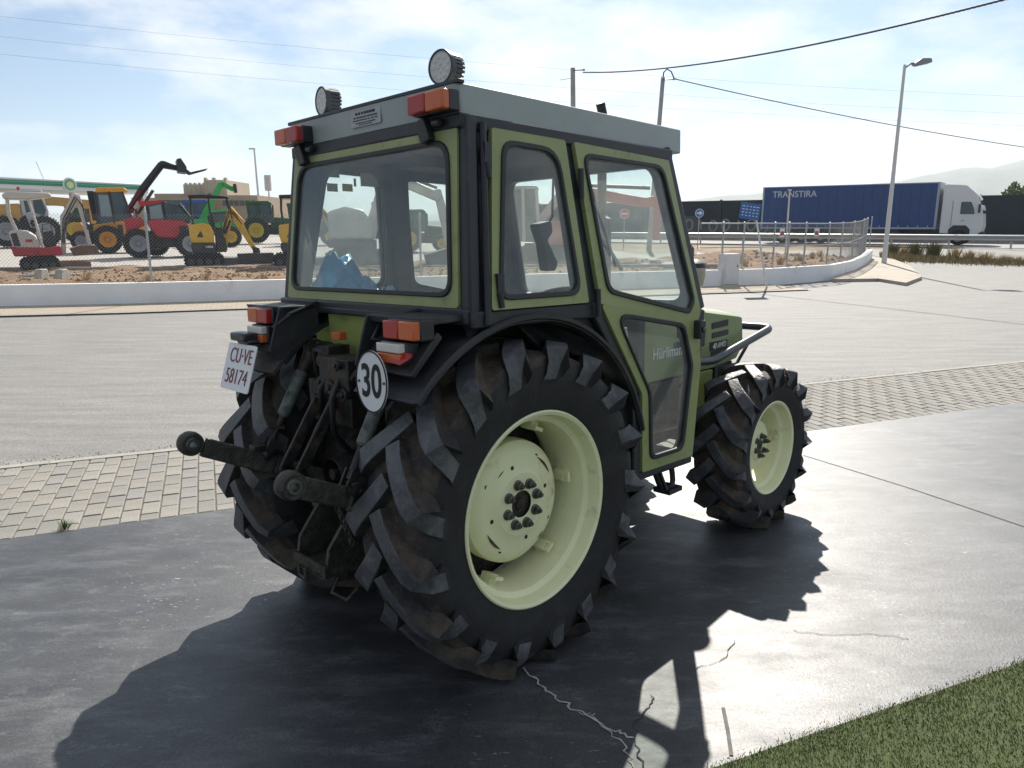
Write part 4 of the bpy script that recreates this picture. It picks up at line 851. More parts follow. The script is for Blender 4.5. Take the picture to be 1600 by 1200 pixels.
def yellow_mini(dx, label):
    s = Side('mini_excavator', label, 'excavator', 320+dx, 415, group='yellow mini excavators')
    X = lambda pts: [(a+dx, b) for a, b in pts]
    s.tracks(290+dx, 350+dx, 396, 415)
    s.poly('undercarriage', X([(300, 396), (345, 396), (345, 406), (300, 406)]), -.4, .4, c_dark)
    s.poly('dozer_blade', X([(344, 402), (374, 403), (375, 416), (346, 416)]), -.7, .7, c_iron)
    s.poly('engine_cover', X([(301, 353), (322, 350), (333, 352), (338, 364), (338, 380), (304, 380), (301, 370)]), -.62, .62, c_yel, .05)
    s.poly('counterweight', X([(302, 380), (339, 380), (341, 396), (306, 396), (302, 388)]), -.64, .64, c_dark, .03)
    s.poly('decal', X([(312, 371), (322, 371), (318, 361)]), -.632, -.622, c_dark, 0)
    s.poly('control_stand', X([(340, 362), (352, 360), (356, 394), (340, 394)]), -.45, .45, c_dark)
    s.poly('seat', X([(330, 340), (338, 337), (342, 356), (352, 358), (352, 364), (334, 363)]), -.25, .25, c_seat, .02)
    s.poly('canopy', X([(304, 309), (330, 308), (364, 310), (366, 314), (304, 314)]), -.62, .62, c_dark, .03)
    for yy in (-.56, .56):
        s.tube('post', X([(307, 313), (306, 330), (308, 353)]), yy, .03, c_dark); s.tube('post', X([(334, 313), (335, 336), (334, 353)]), yy, .025, c_dark); s.tube('post', X([(362, 313), (367, 332), (368, 344)]), yy, .025, c_dark)
    s.poly('swing_bracket', X([(344, 374), (356, 372), (358, 392), (346, 394)]), -.14, .14, c_dark)
    s.poly('boom', X([(350, 372), (353, 356), (361, 334), (367, 328), (372, 334), (364, 362), (358, 386), (352, 384)]), -.12, .12, c_yel, .02)
    s.poly('stick', X([(362, 332), (370, 328), (386, 351), (404, 388), (398, 391), (380, 362), (368, 342)]), -.09, .09, c_yel, .02)
    s.tube('cylinder', X([(356, 366), (366, 346)]), -.16, .035, c_dark); s.tube('cylinder', X([(368, 326), (388, 349)]), -.12, .035, c_yel)
    s.tube('hose', X([(352, 366), (358, 345), (365, 331), (374, 336), (384, 352)]), -.14, .014, c_track); s.tube('hose', X([(354, 366), (360, 346), (367, 333), (380, 346)]), -.15, .012, c_track); s.tube('handrail', X([(340, 362), (341, 350), (350, 349), (351, 360)]), -.5, .015, c_dark); s.poly('vent', X([(305, 382), (318, 382), (318, 390), (305, 390)]), -.65, -.64, c_iron, 0); s.poly('decal', X([(324, 384), (335, 384), (335, 387), (324, 387)]), -.65, -.641, c_white, 0)
    s.poly('bucket_link', X([(397, 386), (409, 388), (411, 400), (400, 400)]), -.14, .14, c_dark)
    s.poly('bucket', X([(373, 397), (431, 396), (433, 405), (428, 416), (378, 417), (373, 408)]), -.3, .22, c_iron, .02)
    return s
yellow_mini(0, 'yellow mini excavator with black canopy beside the red telehandler, its bucket on the soil')
yellow_mini(139, 'yellow mini excavator half hidden by the tractor cab, between the green tractor and the cab')
s = Side('mini_excavator', 'white and red mini excavator with white canopy at the left edge of the yard', 'excavator', 92, 419)
s.tracks(35, 93, 402, 419); s.poly('undercarriage', [(48, 398), (88, 398), (88, 408), (48, 408)], -.4, .4, c_dark); s.poly('dozer_blade', [(93, 408), (143, 408), (143, 420), (94, 420)], -.7, .7, c_blade)
s.poly('engine_cover', [(24, 363), (34, 360), (52, 361), (63, 369), (68, 387), (28, 388)], -.62, .62, c_white, .05); s.poly('cover_vent', [(27, 366), (36, 364), (40, 384), (30, 384)], -.632, -.6, c_dark, .01)
s.poly('skirt', [(24, 384), (72, 387), (99, 384), (101, 398), (72, 399), (28, 399)], -.64, .64, c_red, .03)
s.poly('control_stand', [(73, 364), (90, 361), (93, 385), (75, 386)], -.4, .4, c_dark); s.poly('seat', [(42, 344), (52, 338), (58, 356), (68, 358), (68, 363), (45, 363)], -.25, .25, c_seat, .02)
s.poly('canopy', [(22, 310), (30, 305), (92, 306), (95, 311), (60, 316), (24, 316)], -.6, .6, c_white, .03)
for yy in (-.54, .54): s.tube('post', [(28, 315), (27, 338), (35, 361)], yy, .03, c_white); s.tube('post', [(59, 315), (66, 350), (71, 386)], yy, .03, c_white)
s.poly('boom', [(99, 395), (106, 398), (113, 346), (136, 319), (139, 309), (131, 304), (104, 340)], -.12, .12, c_white, .02); s.poly('stick', [(130, 305), (139, 306), (143, 330), (147, 374), (150, 386), (143, 388), (137, 345)], -.09, .09, c_white, .02)
s.tube('cylinder', [(104, 372), (120, 334)], -.16, .035, c_iron); s.tube('hose', [(103, 380), (108, 345), (131, 310), (141, 322), (145, 360)], -.14, .014, c_track); s.tube('hose', [(105, 382), (111, 346), (134, 313), (143, 330)], -.15, .012, c_track); s.tube('handrail', [(74, 364), (76, 352), (88, 351), (89, 361)], -.45, .015, c_dark); s.poly('decal', [(48, 374), (58, 374), (58, 378), (48, 378)], -.632, -.621, c_red, 0); s.poly('bucket', [(112, 389), (130, 384), (155, 384), (160, 397), (118, 400)], -.3, .3, c_blade, .02)
s = Side('backhoe_loader', 'yellow backhoe loader with dark glass cab behind the white mini excavator', 'loader', 172, 395)
s.wheel(171, 374, 21, -.95, .5, c_oran); s.wheel(171, 374, 21, .95, .5, c_oran); s.wheel(131, 376, 15, -.9, .4, c_rimg); s.wheel(131, 376, 15, .9, .4, c_rimg)
s.poly('chassis', [(135, 362), (232, 356), (232, 376), (135, 382)], -.6, .6, c_dark); s.poly('body', [(152, 352), (214, 344), (233, 352), (233, 372), (198, 376), (192, 358), (150, 362)], -.8, .8, c_oran, .05)
s.poly('cab', [(158, 304), (201, 303), (214, 345), (212, 352), (160, 351)], -.75, .75, c_glass, .04); s.poly('roof', [(164, 297), (205, 297), (211, 303), (158, 305)], -.8, .8, c_oran, .04)
for a, b in (((159, 304), (160, 351)), ((181, 303), (184, 351)), ((201, 303), (214, 347))): s.tube('cab_post', [a, b], -.77, .04, c_dark)
s.tube('exhaust', [(220, 346), (220, 326)], -.4, .05, c_dark); s.poly('door_window', [(164, 308), (179, 308), (182, 340), (165, 340)], -.765, -.755, P_('glass_pale', (.2, .26, .28), rough=.1), 0); s.poly('steps', [(188, 352), (196, 352), (196, 372), (190, 372)], -.9, -.7, c_dark); s.poly('rear_boom', [(147, 302), (158, 302), (159, 346), (151, 346)], -.18, .18, c_dark, .02); s.poly('bucket', [(123, 352), (132, 348), (139, 362), (141, 376), (125, 379)], -.9, .9, c_oran, .03); s.tube('beacon', [(213, 345), (213, 338)], -.5, .06, m_or)
s = Side('telehandler', 'red telehandler with raised dark boom and forks between the yellow machines', 'telehandler', 225, 402)
s.wheel(219, 380, 22, -.9, .42, c_rimg, .55); s.wheel(300, 381, 22, -.9, .42, c_rimg, .55); s.wheel(246, 381, 21, .9, .42, c_rimg, .55); s.wheel(315, 381, 21, .9, .42, c_rimg, .55)
s.poly('chassis', [(205, 368), (318, 368), (318, 386), (205, 388)], -.55, .55, c_dark); s.poly('engine_pod', [(233, 347), (250, 344), (290, 346), (302, 353), (301, 362), (293, 375), (247, 371)], -.95, .2, c_red, .06); s.poly('pod_grille', [(283, 354), (297, 353), (293, 371), (285, 368)], -.965, -.9, c_dark, .01)
s.poly('rear_body', [(200, 344), (226, 340), (234, 352), (216, 360), (203, 372)], -.8, .8, c_red, .04); s.poly('cab', [(236, 323), (268, 318), (290, 322), (305, 341), (303, 347), (237, 347)], -.8, .1, c_glass, .04); s.poly('roof', [(224, 318), (262, 316), (270, 319), (228, 325)], -.8, .2, c_red, .03)
for a, b in (((237, 325), (238, 347)), ((262, 318), (264, 347)), ((288, 321), (305, 343))): s.tube('cab_post', [a, b], -.82, .045, c_dark)
s.poly('boom', [(207, 326), (214, 335), (237, 304), (271, 265), (264, 256), (227, 297)], .25, .6, c_dark, .03); s.poly('boom_sleeve', [(206, 327), (214, 336), (236, 306), (227, 298)], .2, .65, P_('boom_maroon', (.12, .02, .03)), .02); s.poly('boom_head', [(262, 262), (266, 255), (272, 255), (293, 262), (292, 269), (270, 266)], .25, .6, c_dark, .03)
s.tube('hose', [(212, 328), (240, 296), (268, 262), (290, 262)], .2, .03, c_track); s.poly('decal', [(216, 326), (224, 316), (228, 319), (220, 329)], .18, .2, c_white, 0); s.tube('cylinder', [(222, 336), (250, 300)], .1, .06, c_iron); s.poly('door_window', [(241, 326), (259, 322), (261, 343), (241, 344)], -.815, -.805, P_('glass_pale', (.2, .26, .28), rough=.1), 0); s.poly('carriage', [(291, 253), (298, 251), (306, 264), (306, 273), (292, 272)], -.2, 1.05, c_dark, .02)
for yy in (0, .8): s.poly('fork', [(304, 271), (311, 274.5), (340, 266.5), (340, 265), (312, 271.5), (306, 267)], yy, yy+.1, c_dark, 0)
def green_tractor(px, py, c_jgr, c_rimy, label, depth=None):
    s = Side('farm_tractor', label, 'tractor', px, py, group='farm tractors in the yard', depth=depth); k = 1.0
    X = lambda pts: [(px+(a-402)*k, py+(b-381)*k) for a, b in pts]
    x0, y0 = X([(402, 360)])[0]; s.wheel(x0, y0, 20, -.85, .5, c_rimy); s.wheel(x0, y0, 20, .85, .5, c_rimy); x1, y1 = X([(452, 367)])[0]; s.wheel(x1, y1, 13.5, -.85, .4, c_rimy); s.wheel(x1, y1, 13.5, .85, .4, c_rimy)
    s.poly('chassis', X([(395, 352), (460, 352), (460, 368), (395, 366)]), -.35, .35, c_dark); s.poly('bonnet', X([(426, 340), (456, 342), (462, 350), (460, 358), (426, 358)]), -.45, .45, c_jgr, .05)
    s.poly('cab', X([(390, 320), (426, 320), (431, 350), (392, 346)]), -.75, .75, c_glass, .04); s.poly('roof', X([(388, 317), (424, 316), (430, 321), (388, 322)]), -.8, .8, c_jgr, .04)
    for a, b in (((390, 320), (392, 348)), ((407, 320), (409, 348)), ((426, 320), (431, 351))): s.tube('cab_post', X([a, b]), -.78, .05, c_jgr)
    s.poly('fender', X([(384, 350), (390, 340), (412, 339), (422, 350), (418, 352), (408, 344), (394, 345), (388, 353)]), -1.05, -.55, c_jgr, .02); s.poly('fender', X([(384, 350), (390, 340), (412, 339), (422, 350), (418, 352), (408, 344), (394, 345), (388, 353)]), .55, 1.05, c_jgr, .02); s.tube('exhaust', X([(430, 342), (430, 322)]), -.4, .05, c_dark)
green_tractor(402, 381, c_jgr, c_rimy, 'green farm tractor with yellow wheel rims behind the yellow mini excavators')
green_tractor(466, 384, c_jgr, c_rimy, 'green farm tractor seen just left of the cab, behind the half hidden mini excavator')
green_tractor(640, 394, c_jgr, c_rimy, 'green farm tractor seen through the rear window of the parked tractor')
c_blu2 = P_('machine_blue', (.03, .09, .3)); c_rimr = P_('rim_red', (.4, .04, .03))
green_tractor(306, 379, c_blu2, c_rimg, 'blue farm tractor standing far back behind the canopy of the yellow mini excavator'); green_tractor(120, 380, c_jgr, c_rimy, 'green farm tractor standing far back between the white mini excavator and the backhoe')
s = Side('telehandler', 'bright green telehandler with bent boom raised behind the yellow mini excavator', 'telehandler', 335, 386)
s.wheel(318, 370, 16, -.9, .42, c_rimy); s.wheel(362, 370, 16, -.9, .42, c_rimy); s.wheel(318, 370, 16, .9, .42, c_rimy); s.wheel(362, 370, 16, .9, .42, c_rimy)
s.poly('body', [(302, 344), (372, 340), (378, 352), (376, 368), (302, 368)], -.7, .7, c_lgr, .05); s.poly('cab', [(334, 332), (366, 330), (376, 345), (334, 348)], -.8, 0, c_glass, .04); s.poly('roof', [(332, 331), (366, 328), (370, 331), (333, 334)], -.85, .05, c_lgr, .03)
s.poly('boom', [(314, 344), (324, 346), (354, 298), (360, 292), (356, 286), (349, 289)], .2, .55, c_lgr, .03); s.poly('boom_head', [(352, 292), (357, 286), (371, 294), (375, 291), (376, 300), (370, 301)], .2, .55, c_lgr, .02); s.poly('carriage', [(372, 290), (377, 290), (378, 303), (373, 303)], -.2, .95, c_dark, .02)
s = Side('wheeled_excavator', 'tan wheeled excavator with pale cab and folded boom behind the white mini excavator', 'excavator', 15, 387)
for cx in (14, 74, -50):
    s.wheel(cx, 362, 24, -1.0, .55, c_rimg); s.wheel(cx, 362, 24, 1.0, .55, c_rimg)
s.poly('chassis', [(-60, 350), (92, 352), (92, 370), (-60, 368)], -.6, .6, c_dark); s.poly('house', [(-50, 330), (0, 322), (40, 320), (42, 346), (20, 352), (-50, 352)], -1.1, 1.1, c_tan, .08); s.poly('cab', [(40, 304), (76, 304), (84, 332), (80, 352), (42, 350)], -1.1, .2, c_grey, .06)
s.poly('cab_window', [(46, 310), (56, 310), (56, 332), (48, 334)], -1.12, -1.05, c_glass, .01); s.poly('cab_window', [(60, 310), (74, 310), (80, 330), (76, 338), (62, 334)], -1.12, -1.05, c_glass, .01); s.poly('roof', [(38, 301), (76, 300), (80, 305), (38, 306)], -1.15, .25, c_grey, .04); s.poly('counterweight', [(-12, 300), (8, 300), (9, 322), (-12, 324)], -.9, .9, c_dark, .03)
s.poly('boom', [(70, 311), (95, 308), (155, 312), (165, 317), (167, 326), (150, 326), (100, 322), (72, 322)], .3, .75, c_tan, .04); s.poly('stick', [(155, 312), (166, 314), (164, 350), (156, 350)], .35, .7, c_oran, .04); s.tube('beacon', [(41, 300), (41, 295)], -.5, .08, m_red)
s = Side('excavator', 'white crawler excavator with arched boom and toothed bucket seen through the rear window', 'excavator', 590, 414)
s.tracks(512, 602, 391, 414, 1.0, .4); s.poly('undercarriage', [(525, 386), (590, 386), (590, 402), (525, 402)], -.6, .6, c_dark); s.poly('house', [(519, 334), (545, 326), (572, 331), (583, 350), (584, 374), (519, 374)], -1.0, 1.0, c_white, .1); s.poly('skirt', [(516, 374), (590, 374), (590, 386), (518, 386)], -1.0, 1.0, c_dark, .04)
s.poly('cab', [(584, 318), (604, 318), (610, 350), (608, 374), (584, 374)], .1, 1.0, c_glass, .04); s.poly('boom', [(566, 374), (588, 376), (606, 300), (636, 297), (688, 318), (694, 306), (640, 282), (600, 281), (586, 320)], -.2, .2, c_white, .04)
s.poly('stick', [(681, 300), (692, 298), (713, 372), (708, 390), (699, 386)], -.15, .15, c_white, .03); s.tube('cylinder', [(640, 281), (686, 297)], -.22, .05, c_iron); s.poly('bucket', [(664, 398), (704, 388), (713, 404), (704, 426), (672, 430)], -.5, .5, c_iron, .03)
for i in range(6): s.poly('tooth', [(668+6*i, 426), (672+6*i, 426), (670+6*i, 436)], -.45, -.4, c_iron, 0)
s = Side('excavator', 'red and white crawler excavator with long red boom seen through the side windows', 'excavator', 855, 408)
s.tracks(806, 910, 386, 408, 1.1, .4); s.poly('undercarriage', [(820, 380), (896, 380), (896, 396), (820, 396)], -.6, .6, c_dark); s.poly('house', [(838, 348), (905, 345), (909, 382), (834, 384)], -1.1, 1.1, c_redw, .06); s.poly('cab', [(797, 300), (838, 300), (841, 352), (836, 378), (800, 376)], -1.1, -.1, c_glass, .04)
for a, b in (((797, 300), (800, 376)), ((838, 300), (841, 352)), ((818, 300), (820, 376))): s.tube('cab_post', [a, b], -1.12, .06, c_white)
s.poly('roof', [(794, 297), (838, 296), (842, 301), (795, 302)], -1.15, -.05, c_white, .04); s.poly('counter_frame', [(838, 345), (848, 350), (886, 306), (897, 290), (884, 287), (862, 312)], .1, .5, c_white, .03)
s.poly('boom', [(884, 350), (896, 350), (908, 312), (1000, 325), (1038, 326), (1038, 304), (1005, 312), (925, 298), (905, 296)], .1, .55, c_redw, .04); s.tube('cylinder', [(912, 293), (1012, 297)], .3, .07, c_iron); s.poly('stick', [(1018, 306), (1036, 304), (1028, 376), (1018, 376)], .15, .5, c_redw, .03)
# ================================================================ YARD FENCE
m_galv = M('galvanised', (.38, .40, .41), .45, metal=.6, var=.15); m_mesh = M('fence_wire', (.26, .27, .27), .6, metal=.3)
def fence(name, label, pts, h, posts, zb=0.0, mesh=True, rails=()):
    F = empty(name, pts[0]); tag(F, label, 'fence'); inv = F.matrix_world.copy(); o0 = Vector(pts[0])
    for p in posts:
        mb = MB(); mb.tube([Vector(p)-o0+Vector((0, 0, -.1)), Vector(p)-o0+Vector((0, 0, h))], .028, 10); mb.lathe([(.0001, .02), (.025, .012), (.031, -.01)], Vector(p)-o0+Vector((0, 0, h)), 'z', 10); mb.build('post', m_galv, F)
    for zz in rails:
        mb = MB(); mb.tube([Vector(p)-o0+Vector((0, 0, zz)) for p in pts], .018, 8); mb.build('rail', m_galv, F)
    if mesh:
        mb = MB(); r = .003; L = [(Vector(pts[i+1])-Vector(pts[i])).length for i in range(len(pts)-1)]; tot = sum(L)
        def along(t):
            t = max(0, min(tot, t))
            for i, l in enumerate(L):
                if t <= l or i == len(L)-1: return Vector(pts[i]).lerp(Vector(pts[i+1]), t/l)-o0
                t -= l
        step = .075; t = -h; hh = h-.08
        while t < tot:
            for sg in (0, 1):
                ta, tb = (t, t+hh) if sg == 0 else (t+hh, t); qs = []
                a0, b0 = max(0, min(ta, tb)), min(tot, max(ta, tb))
                if b0-a0 < .02: continue
                k = max(1, int((b0-a0)/.8))
                for j in range(k+1):
                    tt = a0+(b0-a0)*j/k; f = (tt-ta)/(tb-ta); qs.append(along(tt)+Vector((0, 0, .04+hh*f)))
                mb.tube(qs, r, 3, cap=False)
            t += step
        tag(mb.build('wire_mesh', m_mesh, F, fix=False), kind='stuff')
    return F
fl = [p+Vector((0, 0, .40)) for p in offset_line(WALL, .45)[:5]]; fl[0] = fl[0].lerp(fl[1], .55)
def on_line(px, pts):           # point of a polyline seen at photo column px
    best = None
    for a, b in zip(pts[:-1], pts[1:]):
        for k in range(61):
            p = a.lerp(b, k/60); x = seen_px(p)[0]
            if best is None or abs(x-px) < best[0]: best = (abs(x-px), p)
    return best[1]
fence('chain_link_fence', 'chain link fence on grey posts standing in the soil in front of the yard machines', fl, 1.62, [on_line(x, fl) for x in (-150, 236, 655, 915)])
m_conc2 = M('drain_concrete', (.42, .39, .33), .9, var=.2, scale=4)
for i, px in enumerate((66, 98)):
    q = gp(px, 437, .40); mb = MB(); mb.prism([(-.22, 0), (.22, 0), (.12, .34), (-.12, .34)], lambda a, b, d: Vector((d, a, b-.08)), -.09, .09); o = mb.build('drain_block', m_conc2, None, .02); o.location = q
    tag(o, ['left', 'right'][i]+' one of two pale concrete drain blocks in the soil below the white mini excavator', 'block', 'drain blocks')
mb = MB(); a, b = gp(0, 434, .42), gp(128, 430, .42); mb.tube([a-(b-a)*.5, a, gp(60, 430, .47), b], .05, 8); o = mb.build('pipe', m_galv); tag(o, 'grey pipe lying along the soil bed at the left edge', 'pipe')
# ================================================================ WALLED PLOT ON THE RIGHT
pl_in = [p+Vector((0, 0, .36)) for p in offset_line(WALL, .3)[4:]]
back = [ground(1085, 395, .0), ground(1362, 392, .0)]
fr = pl_in+[back[1]+Vector((0, 0, .3))]
posts = [on_line(x, fr) for x in (1127, 1158, 1206, 1228, 1254, 1291, 1312, 1330, 1345, 1358)]+[pl_in[-1]]
fence('plot_fence', 'galvanised tube fence on top of the curved white wall around the bare plot', pl_in, 1.45, posts, rails=(1.42, .75))
mb = MB(); top = pl_in; cen = Vector((0, 0, 0))
for p in top: cen += p
cen /= len(top); bk = [p.lerp(p+EN*7-ED*1.5, 1.0) for p in top]
for p in bk: p.z = .55
def plot(u, v):
    a = lerp_line(top, u); b = lerp_line(bk, u); p = a.lerp(b, v); from mathutils import noise as N
    return Vector((p.x, p.y, .36+.10*v+.12*N.noise(Vector((p.x, p.y, 5)))+.07*N.noise(Vector((p.x*3, p.y*3, 1)))))
mb.sheet(plot, 50, 16); tag(mb.build('bare_plot', m_soil), kind='structure')
mb = MB()
for k in range(500):
    p = plot(random.random(), random.random()*.8); r = random.uniform(.03, .12); a = random.random()*6
    mb.add([p+Vector((cos(a+q)*r, sin(a+q)*r, random.uniform(-.02, .02))) for q in (0, 2.1, 4.2)]+[p+Vector((0, 0, r*random.uniform(.4, .9)))], [(0, 1, 3), (1, 2, 3), (2, 0, 3)])
tag(mb.build('rubble', M('rubble_grey', (.35, .3, .24), .95, var=.5, scale=3), fix=False), kind='stuff')
wb = on_line(1139, WALL); wd = (WALL[5]-WALL[4]).normalized(); cabm = axes(wb+Vector((0, 0, .0)), wd, Vector((-wd.y, wd.x, 0)))
mb = MB(); mb.box((0, .08, .46), (.50, .32, .96)); mb.box((0, -.085, .52), (.44, .012, .70), mi=0); mb.box((.17, -.094, .6), (.03, .01, .06), mi=1); mb.box((0, -.085, .08), (.5, .01, .012), mi=1)
o = mb.build('meter_cabinet', [M('cabinet_white', (.62, .62, .62), .5, var=.05), c_dark], None, .01); o.matrix_world = cabm; tag(o, 'white meter cabinet set into the low wall left of the leaning blue sign', 'cabinet')
# leaning blue board on a white post
b0 = ground(1199, 452); t0_ = at(1178, 330, b0.y); S_ = empty('sign', b0); tag(S_, 'blue information board on a leaning white post by the curved wall', 'sign')
mb = MB(); mb.tube([(0, 0, -.05), t0_-b0+Vector((0, 0, .15))], .028, 10); mb.build('post', M('post_white', (.6, .6, .58), .5), S_)
bc = at(1172, 330, b0.y-.06)-b0; sx = Vector((.97, .1, -.12)).normalized(); bm_ = axes(bc, sx, Vector((.12, 0, 1)))
bd = MB().box((0, 0, 0), (.56, .42, .02)).build('board', M('sign_blue', (.03, .12, .34), .4, var=.1), S_, .004); bd.matrix_local = bm_
for i in range(4):
    for k in range(5): mb = MB() if k == 0 else mb; mb.box((-.2+.1*k, .12-.08*i, .012), (.07*random.uniform(.5, 1), .02, .002))
    mb.build('lettering', m_plate, bd)
# round road signs by the highway
def round_sign(name, px, py, Y, rpx, mat, label, arrow):
    c = at(px, py, Y); b = c.copy(); b.z = .4; R = empty(name, b); tag(R, label, 'sign'); r = rpx*Y/FPX
    MB().tube([(0, .03, -.1), (0, .03, c.z-b.z+r)], .03, 8).build('post', m_galv, R)
    d = MB().lathe([(.0001, 0), (r, 0), (r, .02), (.0001, .02)], (0, 0, c.z-b.z), 'y', 28).build('disc', mat, R)
    MB().lathe([(r*.9, -.004), (r, -.004), (r, 0)], (0, 0, c.z-b.z), 'y', 28).build('border', m_plate, R)
    mb = MB()
    if arrow: mb.box((-.03*r/.2, -.004, c.z-b.z), (r*1.0, .004, r*.28)); mb.prism([(r*.1, -r*.5), (r*.7, 0), (r*.1, r*.5), (r*.0, r*.32), (r*.3, 0), (0, -r*.32)], lambda a, bb, dd: Vector((a, dd, bb+c.z-b.z)), -.007, -.002)
    else: mb.box((0, -.005, c.z-b.z), (r*1.3, .006, r*.35))
    mb.build('arrow' if arrow else 'bar', m_plate, R)
round_sign('road_sign', 1093, 333, 44, 6.5, M('sign_blue2', (.03, .14, .45), .4), 'round blue arrow sign right of the tractor cab', True)
round_sign('road_sign', 976, 334, 44, 7.5, M('sign_red', (.5, .03, .03), .4), 'round red no entry sign seen through the tractor door', False)
for px, tp, bt, yy, lab in ((1231, 298, 398, 25.0, 'thin white marker post standing inside the fenced plot'),):
    b = at(px-4, bt, yy); t = at(px+3, tp, yy); mb = MB(); mb.tube([b, t], .03, 8); mb.box(t+Vector((0, 0, .02)), (.09, .09, .05)); o = mb.build('marker_post', M('post_white2', (.58, .57, .52), .6)); tag(o, lab, 'post')
for i, px in enumerate((1217, 1270)):
    p = on_line(px, pl_in)+Vector((0, 0, 1.15)); mb = MB(); mb.box((0, -.05, 0), (.15, .01, .25)); mb.box((0, -.057, -.02), (.11, .004, .12), mi=1); o = mb.build('notice', [m_plate, M('notice_red', (.4, .1, .09), .6)]); o.location = p
    tag(o, ['left', 'right'][i]+' one of two small white notices hung on the plot fence', 'notice', 'notices on the plot fence')
# dry brush
def brush(px, py, n, h, spread, mat=m_straw, label=None, zoff=0.0, pos=None):
    p = pos or ground(px, py, zoff); return tuft('dry_bush', p, h, n, spread, mat, label, 'bush', 'dry grass along the verge and wall')
m_scrub = M('scrub_green', (.13, .13, .06), .9, var=.4, scale=6)
for i, (px, py, h, sp) in enumerate(((1395, 402, .75, .5), (1412, 402, .6, .45), (1430, 404, .85, .6), (1458, 405, .9, .6), (1490, 408, .7, .5), (1515, 409, .6, .5), (1540, 410, .55, .5), (1570, 411, .45, .5), (1592, 412, .4, .5))):
    brush(px, py, 150, h, sp, m_scrub if i in (0, 2, 3) else m_straw, 'clump of dry grass on the verge, %s to the right of the street lamp' % ('first', 'second', 'third', 'fourth', 'fifth', 'sixth', 'seventh', 'eighth', 'ninth')[i])
for i, (px, py, h, sp) in enumerate(((1372, 424, .22, .5), (1345, 432, .2, .45), (1318, 437, .14, .4), (1392, 426, .16, .4))):
    brush(px, py, 90, h, sp, m_straw, 'low dry weeds by the curved wall, %s' % ('just behind its right end', 'in front of its bend', 'furthest left at its foot', 'on the corner pavement')[i])
for i, px in enumerate((1140, 1180, 1225, 1262, 1300, 1335)):
    p = plot(.1+.15*i, .25); brush(0, 0, 60, .35, .3, m_straw, 'dry weed clump inside the fenced plot, %s from the left' % ('first', 'second', 'third', 'fourth', 'fifth', 'sixth')[i], pos=p)
for i, px in enumerate((30, 165, 290, 330, 150, 425)):
    p = soil_fn(.40+.05*i, .15); tuft('dry_tuft', p, .22, 60, .3, m_straw, 'dry straw tuft in the soil behind the white wall, %s from the left' % ('first', 'second', 'third', 'fourth', 'fifth', 'sixth')[i], 'tuft', 'straw tufts in the soil bed')
mb = MB()
for k in range(9000):
    t = random.random(); base = ground(1375+240*t, 404+9*t+random.gauss(0, 2.2)); h = random.uniform(.05, .32)*(1.2-.6*t); a = random.uniform(0, 6.3); q = Vector((cos(a), sin(a), 0)); wv = Vector((-sin(a), cos(a), 0))*.012
    mb.add([base-wv, base+wv, base+q*h*.4+Vector((0, 0, h))], [(0, 1, 2)], random.randrange(2))
tag(mb.build('undergrowth', [m_straw, m_scrub], fix=False), kind='stuff')
# corner island with kerb and lamp post
isl = [ground(1300, 441), ground(1372, 440), ground(1415, 447), ground(1440, 437), ground(1420, 418), ground(1392, 407), ground(1364, 405)]
mb = MB(); k = len(isl); mb.add([p+Vector((0, 0, .10)) for p in isl]+[p+Vector((0, 0, -.05)) for p in isl], [tuple(range(k))]+[(i, (i+1) % k, k+(i+1) % k, k+i) for i in range(k)]); tag(mb.build('corner_pavement', M('corner_pavement', (.36, .32, .26), .9, var=.2, scale=2)), kind='structure')
lb = ground(1381, 413, .1); lt = at(1418, 101, lb.y); LP = empty('street_lamp', lb); tag(LP, 'tall pale street lamp with a single grey head by the road corner', 'street lamp'); hh = lt.z-lb.z
m_lp = M('lamp_post_paint', (.55, .55, .54), .5, var=.06)
mb = MB(); mb.tube([(0, 0, 0), (0, 0, .5), (0, 0, hh)], [.10, .09, .05], 14); mb.box((0, 0, .01), (.4, .4, .04)); mb.build('pole', m_lp, LP)
mb = MB(); mb.tube([(0, 0, hh-.12), (.2, 0, hh+.03), (.35, 0, hh+.05)], .04, 8); mb.prism(rpoly([(.28, hh), (.45, hh-.05), (.95, hh+.06), (.9, hh+.2), (.55, hh+.2)], .05, 3), lambda a, b, d: Vector((a, d, b)), -.16, .16); mb.build('lamp_head', M('lamp_head', (.2, .23, .26), .5), LP, .02)
# ================================================================ HIGHWAY, TRUCK, BARRIER
hz0, hd = Vector((18, 64, .42)), Vector((10.1, -7.5, 0)).normalized(); hn = Vector((-hd.y, hd.x, 0)) * -1
if hn.y > 0: hn = -hn
T0 = at(1187, 380, 56.0); T0.z = .44
mb = MB(); A0 = T0+hn*5-hd*70; A1 = T0+hn*5+hd*70; B0 = T0-hn*14-hd*90; B1 = T0-hn*14+hd*70
for p in (A0, A1, B0, B1): p.z = .425
mb.add([A0, A1, B1, B0], [(0, 1, 2, 3)]); tag(mb.build('highway', asphalt('highway_asphalt', (.2, .195, .185), (.28, .27, .26))), kind='structure')
TK = empty('truck', T0, math.atan2(hd.y, hd.x)); tag(TK, 'white truck with a long blue curtain trailer passing on the far road', 'truck')
c_blue = M('tarpaulin_blue', (.018, .055, .18), .5, var=.12, scale=.8, bump=.2, bscale=1.5); c_cab = M('truck_white', (.62, .63, .64), .35, var=.04, scale=1)
LT = 11.4; CX = -1.3
mb = MB(); mb.box((LT/2, 1.27, 2.52), (LT, 2.5, 2.86)); tr_ = mb.build('trailer', c_blue, TK, .03)
